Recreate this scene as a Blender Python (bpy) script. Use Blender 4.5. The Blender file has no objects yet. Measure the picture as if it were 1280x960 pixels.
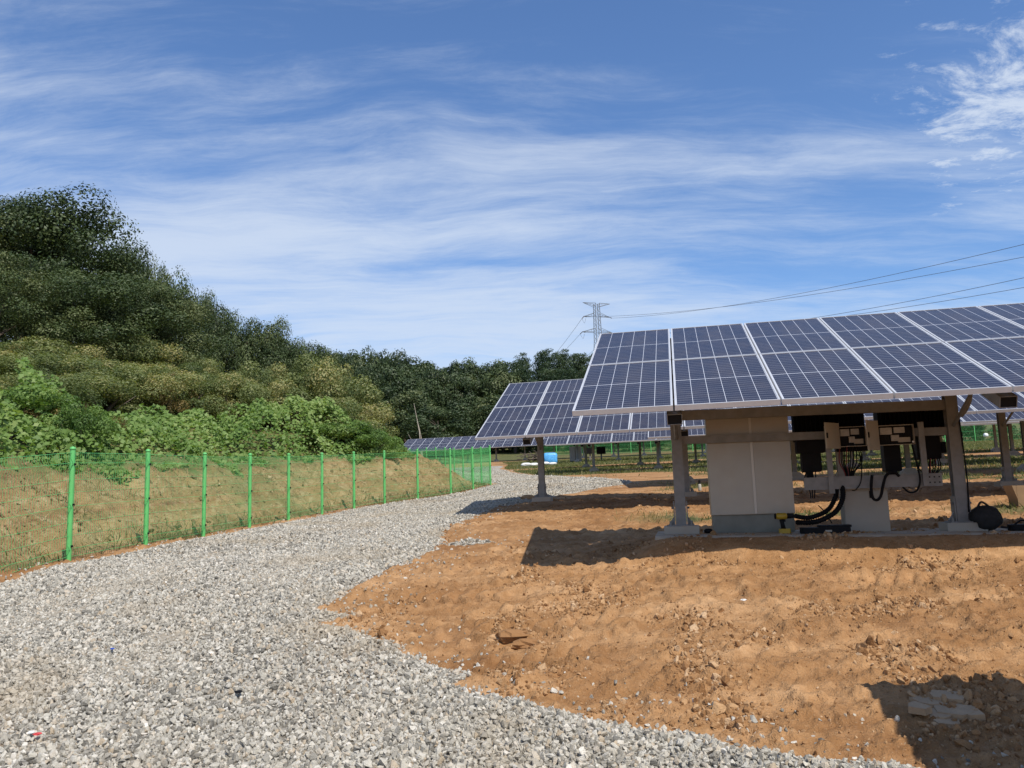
import bpy, bmesh, math, random
import numpy as np
from mathutils import Matrix, Vector
rng = np.random.default_rng(7)
random.seed(7)
sc = bpy.context.scene
COL = sc.collection

# ------------------------------------------------------------------ camera
FPX, PITCH, ROLL = 1042.27, 0.1389, -0.0327
cp, sp, cr, sr = math.cos(PITCH), math.sin(PITCH), math.cos(ROLL), math.sin(ROLL)
CF = np.array([0, cp, sp]); U0 = np.array([0, -sp, cp]); R0 = np.array([1., 0, 0])
CR = cr * R0 + sr * U0; CU = -sr * R0 + cr * U0
cam = bpy.data.cameras.new('camera'); camo = bpy.data.objects.new('camera', cam); COL.objects.link(camo)
cam.sensor_width = 36; cam.lens = 36 * FPX / 1280; cam.clip_start = 0.05; cam.clip_end = 4000
camo.matrix_world = Matrix(((CR[0], CU[0], -CF[0], 0), (CR[1], CU[1], -CF[1], 0), (CR[2], CU[2], -CF[2], 0), (0, 0, 0, 1)))
sc.camera = camo

# ------------------------------------------------------------------ light
SUN = np.array([.365, -.61, 1.0]); SUN /= np.linalg.norm(SUN)
SUN_EL = math.asin(SUN[2]); SUN_AZ = math.atan2(SUN[0], SUN[1])
sl = bpy.data.lights.new('sun', 'SUN'); sl.energy = 5.0; sl.angle = math.radians(.53); sl.color = (1, .945, .85)
so = bpy.data.objects.new('sun', sl); COL.objects.link(so)
so.rotation_euler = Vector(SUN).to_track_quat('Z', 'Y').to_euler()
sc.view_settings.view_transform = 'Standard'; sc.view_settings.look = 'None'
sc.view_settings.exposure = 0.0; sc.view_settings.gamma = 1


class NT:
    """tiny node-tree helper"""
    def __init__(s, tree): s.t = tree; s.n = tree.nodes; s.l = tree.links
    def new(s, typ, **kw):
        nd = s.n.new(typ); ins = kw.pop('ins', {})
        for k, v in kw.items(): setattr(nd, k, v)
        for k, v in ins.items(): s.set(nd, k, v)
        return nd
    def set(s, nd, k, v):
        sock = nd.inputs[k]
        if isinstance(v, bpy.types.NodeSocket): s.l.new(v, sock)
        else: sock.default_value = v
    def math(s, op, a, b=0.0, c=0.0, clamp=False):
        nd = s.n.new('ShaderNodeMath'); nd.operation = op; nd.use_clamp = clamp
        for i, v in enumerate((a, b, c)): s.set(nd, i, v)
        return nd.outputs[0]
    def vmath(s, op, a, b=(0, 0, 0)):
        nd = s.n.new('ShaderNodeVectorMath'); nd.operation = op
        s.set(nd, 0, a); s.set(nd, 1, b)
        return nd
    def mix(s, fac, a, b, typ='MIX'):
        nd = s.n.new('ShaderNodeMix'); nd.data_type = 'RGBA'; nd.blend_type = typ
        s.set(nd, 0, fac); s.set(nd, 6, a); s.set(nd, 7, b)
        return nd.outputs[2]
    def ramp(s, fac, stops, interp='LINEAR'):
        nd = s.n.new('ShaderNodeValToRGB'); s.set(nd, 0, fac); cr_ = nd.color_ramp; cr_.interpolation = interp
        while len(cr_.elements) < len(stops): cr_.elements.new(.5)
        for e, (p, c) in zip(cr_.elements, stops):
            e.position = p; e.color = c if len(c) == 4 else (*c, 1)
        return nd.outputs[0]
    def noise(s, vec, scale, detail=4, rough=.55, dist=0, out=0):
        nd = s.n.new('ShaderNodeTexNoise')
        if vec is not None: s.set(nd, 'Vector', vec)
        s.set(nd, 'Scale', scale); s.set(nd, 'Detail', detail); s.set(nd, 'Roughness', rough); s.set(nd, 'Distortion', dist)
        return nd.outputs[out]
    def smooth(s, v, a, b):
        nd = s.n.new('ShaderNodeMapRange'); nd.interpolation_type = 'SMOOTHSTEP'
        s.set(nd, 0, v); s.set(nd, 1, a); s.set(nd, 2, b); s.set(nd, 3, 0.0); s.set(nd, 4, 1.0)
        return nd.outputs[0]


def rgb(c): return (*c, 1) if len(c) == 3 else c


# ------------------------------------------------------------------ sky: Nishita with thin cirrus
world = bpy.data.worlds.new('World'); sc.world = world; world.use_nodes = True
w = NT(world.node_tree); w.n.clear()
sky = w.new('ShaderNodeTexSky', sky_type='NISHITA', sun_disc=False, sun_elevation=SUN_EL, sun_rotation=SUN_AZ,
            altitude=100, air_density=1.0, dust_density=.5, ozone_density=1.6)
tc = w.new('ShaderNodeTexCoord').outputs['Generated']
sep = w.new('ShaderNodeSeparateXYZ', ins={0: tc})
zc = w.math('ADD', w.math('MAXIMUM', sep.outputs[2], 0.0), .16)
pl = w.new('ShaderNodeCombineXYZ', ins={0: w.math('DIVIDE', sep.outputs[0], zc), 1: w.math('DIVIDE', sep.outputs[1], zc), 2: 0.0}).outputs[0]


def mapped(vec, rot, scl, loc=(0, 0, 0)):
    return w.new('ShaderNodeMapping', ins={'Vector': vec, 'Rotation': (0, 0, rot), 'Scale': scl, 'Location': loc}).outputs[0]


warp = w.vmath('SCALE', w.vmath('SUBTRACT', w.noise(pl, 1.1, 3, out=1), (.5, .5, .5)).outputs[0]); warp.inputs[3].default_value = .34
plw = w.vmath('ADD', pl, warp.outputs[0]).outputs[0]
broad = w.noise(mapped(plw, .16, (.42, 1.25, 1), (2.3, .7, 0)), 1.0, 4, .55)
streak = w.noise(mapped(plw, .12, (1.1, 5.2, 1), (4.1, 2.2, 0)), 1.0, 9, .68, .25)
wisp = w.noise(mapped(plw, -.35, (2.6, 8.5, 1), (1.0, 7.0, 0)), 1.0, 9, .72, .4)
low = w.math('SUBTRACT', 1.0, w.smooth(sep.outputs[2], .10, .62))
dens = w.math('ADD', w.math('MULTIPLY', broad, 1.15), w.math('ADD', w.math('MULTIPLY', streak, .66), w.math('MULTIPLY', wisp, .34)))
dens = w.math('ADD', dens, w.math('MULTIPLY', low, .30))
cm = w.smooth(dens, 1.02, 1.52)
# one patch of broken, brighter cloud (its own direction in the sky)
pd = CF + CR * (1258 - 640) / FPX - CU * (128 - 480) / FPX; pd /= np.linalg.norm(pd)
dist = w.vmath('DISTANCE', w.vmath('NORMALIZE', tc).outputs[0], tuple(pd)).outputs['Value']
puff = w.noise(mapped(plw, .5, (8.5, 11.5, 1), (3, 1, 0)), 1.0, 10, .70, .15)
pm = w.smooth(w.math('SUBTRACT', puff, w.math('MULTIPLY', dist, 2.1)), .30, .56)
cm2 = w.math('MAXIMUM', w.math('MULTIPLY', cm, .84), w.math('MULTIPLY', pm, .88))
blue = w.mix(1.0, sky.outputs[0], (.96, 1.22, 1.55, 1), 'MULTIPLY')
cloudc = w.mix(low, (6.6, 7.3, 8.5, 1), (6.1, 7.1, 8.7, 1))
skyc = w.mix(cm2, blue, cloudc)
bg = w.new('ShaderNodeBackground', ins={'Color': skyc, 'Strength': .105})
w.new('ShaderNodeOutputWorld', ins={'Surface': bg.outputs[0]})


# ------------------------------------------------------------------ numeric helpers
def lattice(seed, n=256):
    return np.random.default_rng(seed).random((n, n))


def vnoise(x, y, seed):
    L_ = lattice(seed); n = L_.shape[0]
    xi = np.floor(x).astype(int); yi = np.floor(y).astype(int)
    fx = x - xi; fy = y - yi
    fx = fx * fx * fx * (fx * (fx * 6 - 15) + 10); fy = fy * fy * fy * (fy * (fy * 6 - 15) + 10)
    a = L_[xi % n, yi % n]; b = L_[(xi + 1) % n, yi % n]; c = L_[xi % n, (yi + 1) % n]; d = L_[(xi + 1) % n, (yi + 1) % n]
    return (a * (1 - fx) + b * fx) * (1 - fy) + (c * (1 - fx) + d * fx) * fy


def fbm(x, y, scale, seed, octv=4, gain=.5):
    t = 0; amp = 1; tot = 0
    for k in range(octv):
        t = t + amp * vnoise(x * scale + 17.3 * k, y * scale - 9.1 * k, seed + k); tot += amp; amp *= gain; scale *= 2.03
    return t / tot


def sm(a, b, v):
    t = np.clip((np.asarray(v, float) - a) / (b - a), 0, 1)
    return t * t * (3 - 2 * t)


def ray(px, py): return CF + CR * (px - 640) / FPX - CU * (py - 480) / FPX


YAW = -.1961
AX = np.array([math.cos(YAW), math.sin(YAW), 0]); NX = np.array([-math.sin(YAW), math.cos(YAW), 0]); ZX = np.array([0, 0, 1.])
GQ = [-400, -5, 0, 3, 5, 7, 8.5, 9.5, 12, 14.3, 17.4, 24.5, 39, 47.5, 69, 86, 104, 120, 140, 200, 300, 420, 700, 4000]
GZ = [-3, -1.75, -1.6, -1.48, -1.3, -1.02, -.77, -.665, -.56, -.45, -.16, .28, 1.15, 1.7, 3.1, 4.15, 5.6, 7.2, 9.6, 20, 38, 48, 55, 55]
_q = np.linspace(-400, 800, 12001); _z = np.interp(_q, GQ, GZ)
_k = np.hanning(15); _k /= _k.sum(); _z = np.convolve(np.pad(_z, 7, mode='edge'), _k, 'valid')


def G(x, y):
    x = np.asarray(x, float); y = np.asarray(y, float)
    z = np.interp(.195 * x + .981 * y, _q, _z)
    return z - .2 * sm(14, 20, y) * sm(1, -2.5, x) * (1 - sm(36, 46, y))


def on_ground(px, py):
    d = ray(px, py); lo, hi = .5, 400.
    for t in np.geomspace(.5, 400, 400):
        if t * d[2] < G(t * d[0], t * d[1]): hi = t; break
        lo = t
    for _ in range(40):
        m = (lo + hi) / 2
        if m * d[2] < G(m * d[0], m * d[1]): hi = m
        else: lo = m
    return hi * d


# fence lines (world x, y of each post)
FA = np.array([(-6.95, 5.45), (-6.6, 7.42), (-6.3, 9.4), (-6.09, 11.5), (-5.97, 13.6), (-5.84, 15.75), (-5.6, 17.7), (-5.24, 19.4), (-4.93, 21.4),
               (-4.44, 23.1), (-3.88, 24.9), (-3.08, 26.5), (-2.19, 28.5), (-1.55, 30.9), (-.97, 33.1)])
FB = np.array([(-.97, 33.1), (-1.40, 35.0), (-1.90, 37.0), (-2.40, 38.9), (-2.95, 40.85), (-3.55, 42.8), (-4.2, 44.7), (-4.9, 46.6), (-5.6, 48.5), (-6.3, 50.4),
               (-7.2, 52.3), (-8.3, 54.0), (-9.6, 55.6)])
WEDGE = np.array([(-8.2, -6)] + list(map(tuple, FA)) + list(map(tuple, FB[1:])) + [(-14, 61), (-24, 68), (-45, 80), (-90, 110), (-300, 160), (-300, -6)])


def poly_sd(x, y, poly):
    """signed distance, positive inside"""
    x = np.asarray(x, float).ravel(); y = np.asarray(y, float).ravel()
    ins = np.zeros(x.shape, bool); dm = np.full(x.shape, 1e9)
    n = len(poly)
    for i in range(n):
        x0, y0 = poly[i]; x1, y1 = poly[(i + 1) % n]
        dx, dy = x1 - x0, y1 - y0
        t = np.clip(((x - x0) * dx + (y - y0) * dy) / (dx * dx + dy * dy + 1e-12), 0, 1)
        dm = np.minimum(dm, np.hypot(x - x0 - t * dx, y - y0 - t * dy))
        if y0 != y1:
            c = ((y0 > y) != (y1 > y)) & (x < (x1 - x0) * (y - y0) / (y1 - y0) + x0)
            ins ^= c
    return np.where(ins, dm, -dm)


def bank(d):
    return np.interp(d, [-1, 0.15, .5, 2.6, 3.4, 8, 14, 30, 60, 120, 300], [0, 0, .08, 1.3, 1.48, 2.8, 5.2, 9.5, 15, 22, 40])


def HILL(x, y):
    x = np.asarray(x, float); sh = x.shape
    return (G(x, y).ravel() + bank(poly_sd(x, y, WEDGE))).reshape(sh)


# ------------------------------------------------------------------ object helpers
WOFF = {}


class MB:
    def __init__(s): s.v = []; s.f = []; s.m = []; s.n = 0
    def add(s, v, f, mi=0):
        v = np.asarray(v, float).reshape(-1, 3); s.v.append(v)
        for q in f: s.f.append(tuple(i + s.n for i in q)); s.m.append(mi)
        s.n += len(v); return s
    def box(s, c, ax, ay, az, mi=0):
        """centre and three half-extent vectors"""
        c, ax, ay, az = (np.asarray(t, float) for t in (c, ax, ay, az))
        v = [c + i * ax + j * ay + k * az for k in (-1, 1) for j in (-1, 1) for i in (-1, 1)]
        return s.add(v, [(0, 2, 3, 1), (4, 5, 7, 6), (0, 1, 5, 4), (2, 6, 7, 3), (0, 4, 6, 2), (1, 3, 7, 5)], mi)
    def rbox(s, c, ax, ay, az, b=.12, mi=0):
        """box with chamfered edges along az"""
        c, ax, ay, az = (np.asarray(t, float) for t in (c, ax, ay, az))
        la, lb = np.linalg.norm(ax), np.linalg.norm(ay); e = b * min(la, lb); p = []
        for i, j in ((-1, -1), (1, -1), (1, 1), (-1, 1)):
            u = ax * i * (1 - e / la) + ay * j; v = ax * i + ay * j * (1 - e / lb)
            p += [v, u] if i * j > 0 else [u, v]
        p = [p[k] for k in range(8)]
        ang = [math.atan2(np.dot(q, ay) / lb, np.dot(q, ax) / la) for q in p]; p = [p[k] for k in np.argsort(ang)]
        v = [c + q - az for q in p] + [c + q + az for q in p]
        return s.add(v, [tuple(range(7, -1, -1)), tuple(range(8, 16))] + [(k, (k + 1) % 8, 8 + (k + 1) % 8, 8 + k) for k in range(8)], mi)
    def tube(s, pts, r, n=6, mi=0, cap=True):
        P = np.asarray(pts, float); m = len(P); rr = np.broadcast_to(np.asarray(r, float), (m,))
        T = np.gradient(P, axis=0); T /= np.linalg.norm(T, axis=1)[:, None] + 1e-12
        up = np.array([0, 0, 1.]) if abs(T[0][2]) < .9 else np.array([1., 0, 0])
        vs = []
        for i in range(m):
            x = np.cross(up, T[i]); x /= np.linalg.norm(x) + 1e-12; y = np.cross(T[i], x); up = y if abs(np.dot(y, T[min(i + 1, m - 1)])) < .9 else up
            for k in range(n):
                a = 2 * math.pi * k / n; vs.append(P[i] + rr[i] * (math.cos(a) * x + math.sin(a) * y))
        f = [(i * n + k, i * n + (k + 1) % n, (i + 1) * n + (k + 1) % n, (i + 1) * n + k) for i in range(m - 1) for k in range(n)]
        if cap: f += [tuple(range(n - 1, -1, -1)), tuple(range((m - 1) * n, m * n))]
        return s.add(vs, f, mi)
    def mesh(s, name, mats, off=(0, 0, 0), smooth=False):
        me = bpy.data.meshes.new(name)
        v = np.concatenate(s.v) - np.asarray(off)
        me.from_pydata(v.tolist(), [], s.f)
        for m in (mats if isinstance(mats, (list, tuple)) else [mats]): me.materials.append(m)
        if any(s.m): me.polygons.foreach_set('material_index', s.m)
        if smooth: me.polygons.foreach_set('use_smooth', [True] * len(me.polygons))
        me.update(); return me


def props(o, label=None, cat=None, group=None, kind=None):
    if label: o['label'] = label
    if cat: o['category'] = cat
    if group: o['group'] = group
    if kind: o['kind'] = kind
    return o


def put(name, me, parent=None, origin=(0, 0, 0), M=None):
    """link one object; origin = world position its mesh is relative to (no parent) ; M = world matrix for shared meshes"""
    o = bpy.data.objects.new(name, me); COL.objects.link(o)
    base = np.zeros(3)
    if parent is not None:
        o.parent = parent; base = WOFF[parent.name]
    if M is not None:
        M2 = M.copy(); M2.translation = M.translation - Vector(base); o.matrix_basis = M2
        WOFF[o.name] = np.array(M.translation); o['_rot'] = 1
        del o['_rot']
    else:
        o.location = Vector(np.asarray(origin, float) - base); WOFF[o.name] = np.asarray(origin, float)
    return o


def obj(name, mb, mats, parent=None, origin=None, smooth=False, **kw):
    if origin is None:
        if parent is not None: origin = WOFF[parent.name]
        else:
            v = np.concatenate(mb.v); origin = np.array([*(v.min(0) + v.max(0))[:2] / 2, v[:, 2].min()])
    o = put(name, mb.mesh(name, mats, origin, smooth), parent, origin)
    return props(o, **kw)


def thing(name, loc, **kw):
    o = bpy.data.objects.new(name, None); COL.objects.link(o); o.location = Vector(np.asarray(loc, float)); o.empty_display_size = .2
    WOFF[o.name] = np.asarray(loc, float); return props(o, **kw)


def np_mesh(name, V, F, mat, smooth=False, fattr=None, vattr=None, uv=None):
    me = bpy.data.meshes.new(name); F = np.asarray(F, np.int32); n, k = F.shape
    me.vertices.add(len(V)); me.vertices.foreach_set('co', np.asarray(V, np.float32).ravel())
    me.loops.add(n * k); me.loops.foreach_set('vertex_index', F.ravel())
    me.polygons.add(n); me.polygons.foreach_set('loop_start', np.arange(0, n * k, k, dtype=np.int32))
    me.polygons.foreach_set('loop_total', np.full(n, k, np.int32))
    if smooth: me.polygons.foreach_set('use_smooth', np.ones(n, bool))
    me.update(calc_edges=True)
    for a, d in (fattr or {}).items(): me.attributes.new(a, 'FLOAT', 'FACE').data.foreach_set('value', np.asarray(d, np.float32))
    for a, d in (vattr or {}).items(): me.attributes.new(a, 'FLOAT', 'POINT').data.foreach_set('value', np.asarray(d, np.float32))
    me.materials.append(mat); return me


def grid_faces(nr, nc, keep=None):
    i = np.arange(nr * nc).reshape(nr, nc)
    F = np.stack([i[:-1, :-1], i[:-1, 1:], i[1:, 1:], i[1:, :-1]], -1).reshape(-1, 4)
    return F if keep is None else F[keep]


# ------------------------------------------------------------------ materials
def mat(name, color=(.5, .5, .5), rough=.6, metal=0.0, spec=.5, var=0.0, vscale=6.0, bump=0.0, bscale=60.0, dirt=None, dscale=3.0, damt=.5):
    m = bpy.data.materials.new(name); m.use_nodes = True; t = NT(m.node_tree); t.n.clear()
    tc_ = t.new('ShaderNodeTexCoord').outputs['Object']
    c = rgb(color)
    if var:
        nz = t.noise(tc_, vscale, 5, .6)
        c = t.mix(t.smooth(nz, .25, .75), rgb([k * (1 - var) for k in color]), rgb([min(1, k * (1 + var)) for k in color]))
    if dirt:
        c = t.mix(t.math('MULTIPLY', t.smooth(t.noise(tc_, dscale, 6, .65), .42, .75), damt), c, rgb(dirt))
    b = t.new('ShaderNodeBsdfPrincipled', ins={'Base Color': c, 'Roughness': rough, 'Metallic': metal, 'Specular IOR Level': spec})
    if var: t.set(b, 'Roughness', t.math('ADD', rough - .08, t.math('MULTIPLY', t.noise(tc_, vscale * 2.3, 4), .16)))
    if bump:
        bn = t.new('ShaderNodeBump', ins={'Height': t.noise(tc_, bscale, 5, .6), 'Strength': bump, 'Distance': .01}); t.set(b, 'Normal', bn.outputs[0])
    t.new('ShaderNodeOutputMaterial', ins={'Surface': b.outputs[0]}); return m


def leaf_mat(name, stops, trans=.35, rough=.55):
    m = bpy.data.materials.new(name); m.use_nodes = True; t = NT(m.node_tree); t.n.clear()
    at_ = t.new('ShaderNodeAttribute', attribute_name='tone').outputs['Fac']
    oi = t.new('ShaderNodeObjectInfo').outputs['Random']
    f = t.math('ADD', at_, t.math('MULTIPLY', t.math('SUBTRACT', oi, .5), .46), clamp=True)
    c = t.ramp(f, stops)
    b = t.new('ShaderNodeBsdfPrincipled', ins={'Base Color': c, 'Roughness': rough, 'Specular IOR Level': .35})
    tr = t.new('ShaderNodeBsdfTranslucent', ins={'Color': t.mix(1.0, c, (1.25, 1.3, .6, 1), 'MULTIPLY')})
    mx = t.new('ShaderNodeMixShader', ins={0: trans, 1: b.outputs[0], 2: tr.outputs[0]})
    t.new('ShaderNodeOutputMaterial', ins={'Surface': mx.outputs[0]}); return m


M_galv = mat('galvanised_steel', (.235, .235, .23), .55, .35, var=.14, vscale=9, dirt=(.26, .19, .12), dscale=2.5, damt=.3)
M_alu = mat('aluminium_frame', (.60, .61, .63), .38, .25, var=.05)
M_green = mat('green_powder_coat', (.11, .46, .125), .5, var=.12, vscale=4, dirt=(.22, .3, .14), dscale=2, damt=.35)
M_wire = mat('green_wire_coat', (.10, .43, .13), .5)
M_white = mat('pale_painted_steel', (.42, .385, .325), .5, var=.05, vscale=2, dirt=(.30, .24, .17), dscale=1.6, damt=.45)
M_cab = mat('brushed_cabinet_sheet', (.37, .345, .30), .42, .65, var=.06, vscale=1.6, dirt=(.32, .25, .17), dscale=1.4, damt=.4)
M_edge_highlight = mat('door_edge_highlight', (.50, .47, .42), .4, .5)  # brighter tone stands in for light caught by the door edge
M_plinth = mat('plinth_steel', (.20, .20, .17), .5, .3, var=.15, vscale=5)
M_black = mat('black_plastic', (.007, .007, .008), .65, 0, .2, var=.2)
M_blackm = mat('black_heat_sink', (.006, .006, .007), .75, 0, .12, var=.2)
M_cable = mat('cable_sheath', (.007, .007, .008), .7, 0, .15)
M_red = mat('red_cable_sheath', (.16, .012, .012), .45)
M_beige = mat('combiner_enclosure', (.42, .385, .32), .5, var=.06, dirt=(.4, .3, .2), dscale=4, damt=.3)
M_breaker = mat('breaker_plastic', (.42, .40, .36), .5, var=.15, vscale=25)
M_conc = mat('weathered_concrete', (.42, .35, .26), .85, var=.14, vscale=7, bump=.5, bscale=50, dirt=(.36, .22, .11), dscale=2.2, damt=.75)
M_conc2 = mat('pedestal_concrete', (.41, .375, .315), .8, var=.08, vscale=4, bump=.25, bscale=80, dirt=(.3, .2, .12), dscale=2, damt=.35)
M_yellow = mat('yellow_plastic', (.42, .27, .02), .4, var=.08)
M_tarp = mat('blue_tarpaulin', (.10, .38, .72), .4, var=.25, vscale=9, bump=.7, bscale=14)
M_sack = mat('white_sack', (.72, .71, .68), .7, var=.12, vscale=14, bump=.6, bscale=22)
M_bag = mat('black_bag_cloth', (.014, .014, .015), .8, var=.25, vscale=16, bump=.6, bscale=40)
M_card = mat('brown_cardboard', (.30, .19, .10), .8, var=.12, vscale=5)
M_bark = mat('bark', (.10, .075, .055), .9, var=.35, vscale=7, bump=.9, bscale=18)
M_dead = mat('dead_wood', (.42, .36, .29), .9, var=.2, vscale=5, bump=.6, bscale=20)
M_steel = mat('tower_steel', (.22, .23, .245), .5, .3, var=.08)
M_wireline = mat('power_cable', (.10, .105, .12), .6)
M_insul = mat('insulator_glaze', (.10, .09, .09), .3)
M_whiteg = mat('white_plastic', (.82, .83, .82), .35)
M_sign = mat('blue_grey_sheet', (.16, .21, .32), .45, var=.1)
M_redp = mat('red_wrapper', (.6, .06, .06), .5)
M_bluep = mat('blue_wrapper', (.03, .08, .4), .5)

# solar laminate: 6 x 24 half cells printed under glass
m = bpy.data.materials.new('solar_laminate'); m.use_nodes = True; t = NT(m.node_tree); t.n.clear(); M_cell = m
uvn = t.new('ShaderNodeUVMap').outputs[0]; s_ = t.new('ShaderNodeSeparateXYZ', ins={0: uvn}); uu, vv = s_.outputs[0], s_.outputs[1]


def line(coord, n, half):
    f = t.math('ABSOLUTE', t.math('SUBTRACT', t.math('FRACT', t.math('MULTIPLY', coord, float(n))), .5))
    return t.math('GREATER_THAN', f, .5 - half)


colgap = line(uu, 6, .015); rowgap = line(vv, 24, .042)
midgap = t.math('LESS_THAN', t.math('ABSOLUTE', t.math('SUBTRACT', vv, .5)), .0032)
bus = line(uu, 54, .045)
cellid = t.new('ShaderNodeTexWhiteNoise', noise_dimensions='3D', ins={'Vector': t.new('ShaderNodeCombineXYZ', ins={0: t.math('FLOOR', t.math('MULTIPLY', uu, 6.0)), 1: t.math('FLOOR', t.math('MULTIPLY', vv, 24.0)), 2: t.new('ShaderNodeObjectInfo').outputs['Random']}).outputs[0]}).outputs[0]
cellc = t.mix(cellid, (.012, .012, .026, 1), (.019, .019, .036, 1))
cellc = t.mix(t.math('MULTIPLY', bus, .10), cellc, (.35, .37, .42, 1))
cellc = t.mix(t.math('MULTIPLY', rowgap, .34), cellc, (.50, .52, .58, 1))
cellc = t.mix(t.math('MAXIMUM', colgap, midgap), cellc, (.60, .62, .67, 1))
ob = t.new('ShaderNodeTexCoord').outputs['Object']
dust = t.math('MULTIPLY', t.smooth(t.noise(ob, 2.6, 6, .7), .35, .85), .10)
cellc = t.mix(dust, cellc, (.40, .32, .24, 1))
b = t.new('ShaderNodeBsdfPrincipled', ins={'Base Color': cellc, 'Roughness': t.math('ADD', .16, t.math('MULTIPLY', dust, 1.2)), 'Specular IOR Level': .2, 'IOR': 1.45})
t.new('ShaderNodeOutputMaterial', ins={'Surface': b.outputs[0]})


def soil_nodes(t, pos):
    n1 = t.noise(pos, .9, 6, .62); n2 = t.noise(pos, 9, 6, .65); n3 = t.noise(pos, 70, 4, .6)
    c = t.ramp(n1, [(.28, (.31, .160, .066)), (.5, (.405, .225, .098)), (.72, (.52, .315, .155))])
    band = t.noise(t.new('ShaderNodeMapping', ins={'Vector': pos, 'Rotation': (0, 0, .2), 'Scale': (.5, 2.4, 1)}).outputs[0], 1.0, 6, .68)
    c = t.mix(t.smooth(band, .42, .64), t.mix(1.0, c, (.84, .80, .76, 1), 'MULTIPLY'), t.mix(1.0, c, (1.16, 1.20, 1.28, 1), 'MULTIPLY'))
    c = t.mix(t.smooth(n2, .3, .75), t.mix(1.0, c, (.80, .76, .72, 1), 'MULTIPLY'), t.mix(1.0, c, (1.08, 1.08, 1.1, 1), 'MULTIPLY'))
    c = t.mix(t.math('MULTIPLY', t.smooth(n3, .52, .78), .35), c, (.53, .37, .23, 1))
    return c, n2, n3


m = bpy.data.materials.new('ground_soil_and_gravel'); m.use_nodes = True; t = NT(m.node_tree); t.n.clear(); M_ground = m
pos = t.new('ShaderNodeNewGeometry').outputs['Position']
c, n2, n3 = soil_nodes(t, pos)
gm = t.new('ShaderNodeAttribute', attribute_name='gravel').outputs['Fac']; gg = t.new('ShaderNodeAttribute', attribute_name='weed').outputs['Fac']
vor = t.new('ShaderNodeTexVoronoi', ins={'Vector': pos, 'Scale': 26.0}); vc = t.new('ShaderNodeSeparateColor', ins={0: vor.outputs['Color']}).outputs[0]
grv = t.ramp(vc, [(0, (.14, .125, .10)), (.4, (.28, .255, .21)), (.75, (.42, .39, .33)), (1, (.58, .55, .48))])
grv = t.mix(t.smooth(t.noise(pos, .55, 5, .6), .46, .66), grv, t.mix(.6, grv, (.36, .27, .18, 1)))
wd = t.ramp(t.noise(pos, 3.5, 5, .65), [(.3, (.055, .066, .026)), (.5, (.095, .105, .040)), (.7, (.23, .165, .075))])
grv = t.mix(t.math('MULTIPLY', t.new('ShaderNodeAttribute', attribute_name='dust').outputs['Fac'], .8), grv, t.mix(t.smooth(t.noise(pos, 30, 4), .35, .7), (.33, .265, .18, 1), (.47, .42, .34, 1)))
c = t.mix(gg, c, wd); c = t.mix(t.smooth(gm, .35, .65), c, grv)
hh = t.math('ADD', t.math('MULTIPLY', n2, 1.0), t.math('MULTIPLY', n3, .35))
bn = t.new('ShaderNodeBump', ins={'Height': hh, 'Strength': 1.0, 'Distance': .045})
b = t.new('ShaderNodeBsdfPrincipled', ins={'Base Color': c, 'Roughness': .95, 'Specular IOR Level': .15, 'Normal': bn.outputs[0]})
t.new('ShaderNodeOutputMaterial', ins={'Surface': b.outputs[0]})

m = bpy.data.materials.new('embankment_soil'); m.use_nodes = True; t = NT(m.node_tree); t.n.clear(); M_bank = m
pos = t.new('ShaderNodeNewGeometry').outputs['Position']
n1 = t.noise(pos, .8, 6, .65); n2 = t.noise(pos, 6, 6, .7); n3 = t.noise(pos, 34, 5, .65)
c = t.ramp(n1, [(.3, (.21, .125, .055)), (.5, (.33, .205, .095)), (.7, (.43, .29, .145))])
c = t.mix(t.smooth(n2, .45, .72), c, (.45, .35, .19, 1)); c = t.mix(t.math('MULTIPLY', t.smooth(t.noise(pos, 2.4, 6, .7), .54, .68), .7), c, (.13, .078, .038, 1)); c = t.mix(t.math('MULTIPLY', t.smooth(n3, .48, .72), .75), c, (.12, .075, .038, 1))
gg = t.new('ShaderNodeAttribute', attribute_name='weed').outputs['Fac']
c = t.mix(t.math('MULTIPLY', gg, t.smooth(n2, .3, .55)), c, (.12, .145, .05, 1))
bn = t.new('ShaderNodeBump', ins={'Height': t.math('ADD', n2, t.math('MULTIPLY', n3, .4)), 'Strength': 1.0, 'Distance': .08})
b = t.new('ShaderNodeBsdfPrincipled', ins={'Base Color': c, 'Roughness': .95, 'Specular IOR Level': .1, 'Normal': bn.outputs[0]})
t.new('ShaderNodeOutputMaterial', ins={'Surface': b.outputs[0]})
M_hill = mat('hill_soil', (.055, .06, .03), .95, var=.4, vscale=.6, bump=.8, bscale=4)


def inst_mat(name, stops, rough=.85, bump=.4, bscale=120, dust=None):
    m = bpy.data.materials.new(name); m.use_nodes = True; t = NT(m.node_tree); t.n.clear()
    r = t.new('ShaderNodeObjectInfo').outputs['Random']; ob = t.new('ShaderNodeTexCoord').outputs['Object']
    c = t.ramp(r, stops); c = t.mix(t.math('MULTIPLY', t.smooth(t.noise(ob, 3, 5, .7), .35, .7), .35), c, t.mix(1.0, c, (.62, .58, .52, 1), 'MULTIPLY'))
    if dust:
        wp = t.new('ShaderNodeNewGeometry').outputs['Position']
        c = t.mix(t.math('MULTIPLY', t.smooth(t.noise(wp, .5, 6, .65), .47, .68), .62), c, rgb(dust))
    bn = t.new('ShaderNodeBump', ins={'Height': t.noise(ob, 8, 4), 'Strength': bump, 'Distance': .1})
    b = t.new('ShaderNodeBsdfPrincipled', ins={'Base Color': c, 'Roughness': rough, 'Specular IOR Level': .25, 'Normal': bn.outputs[0]})
    t.new('ShaderNodeOutputMaterial', ins={'Surface': b.outputs[0]}); return m


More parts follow.
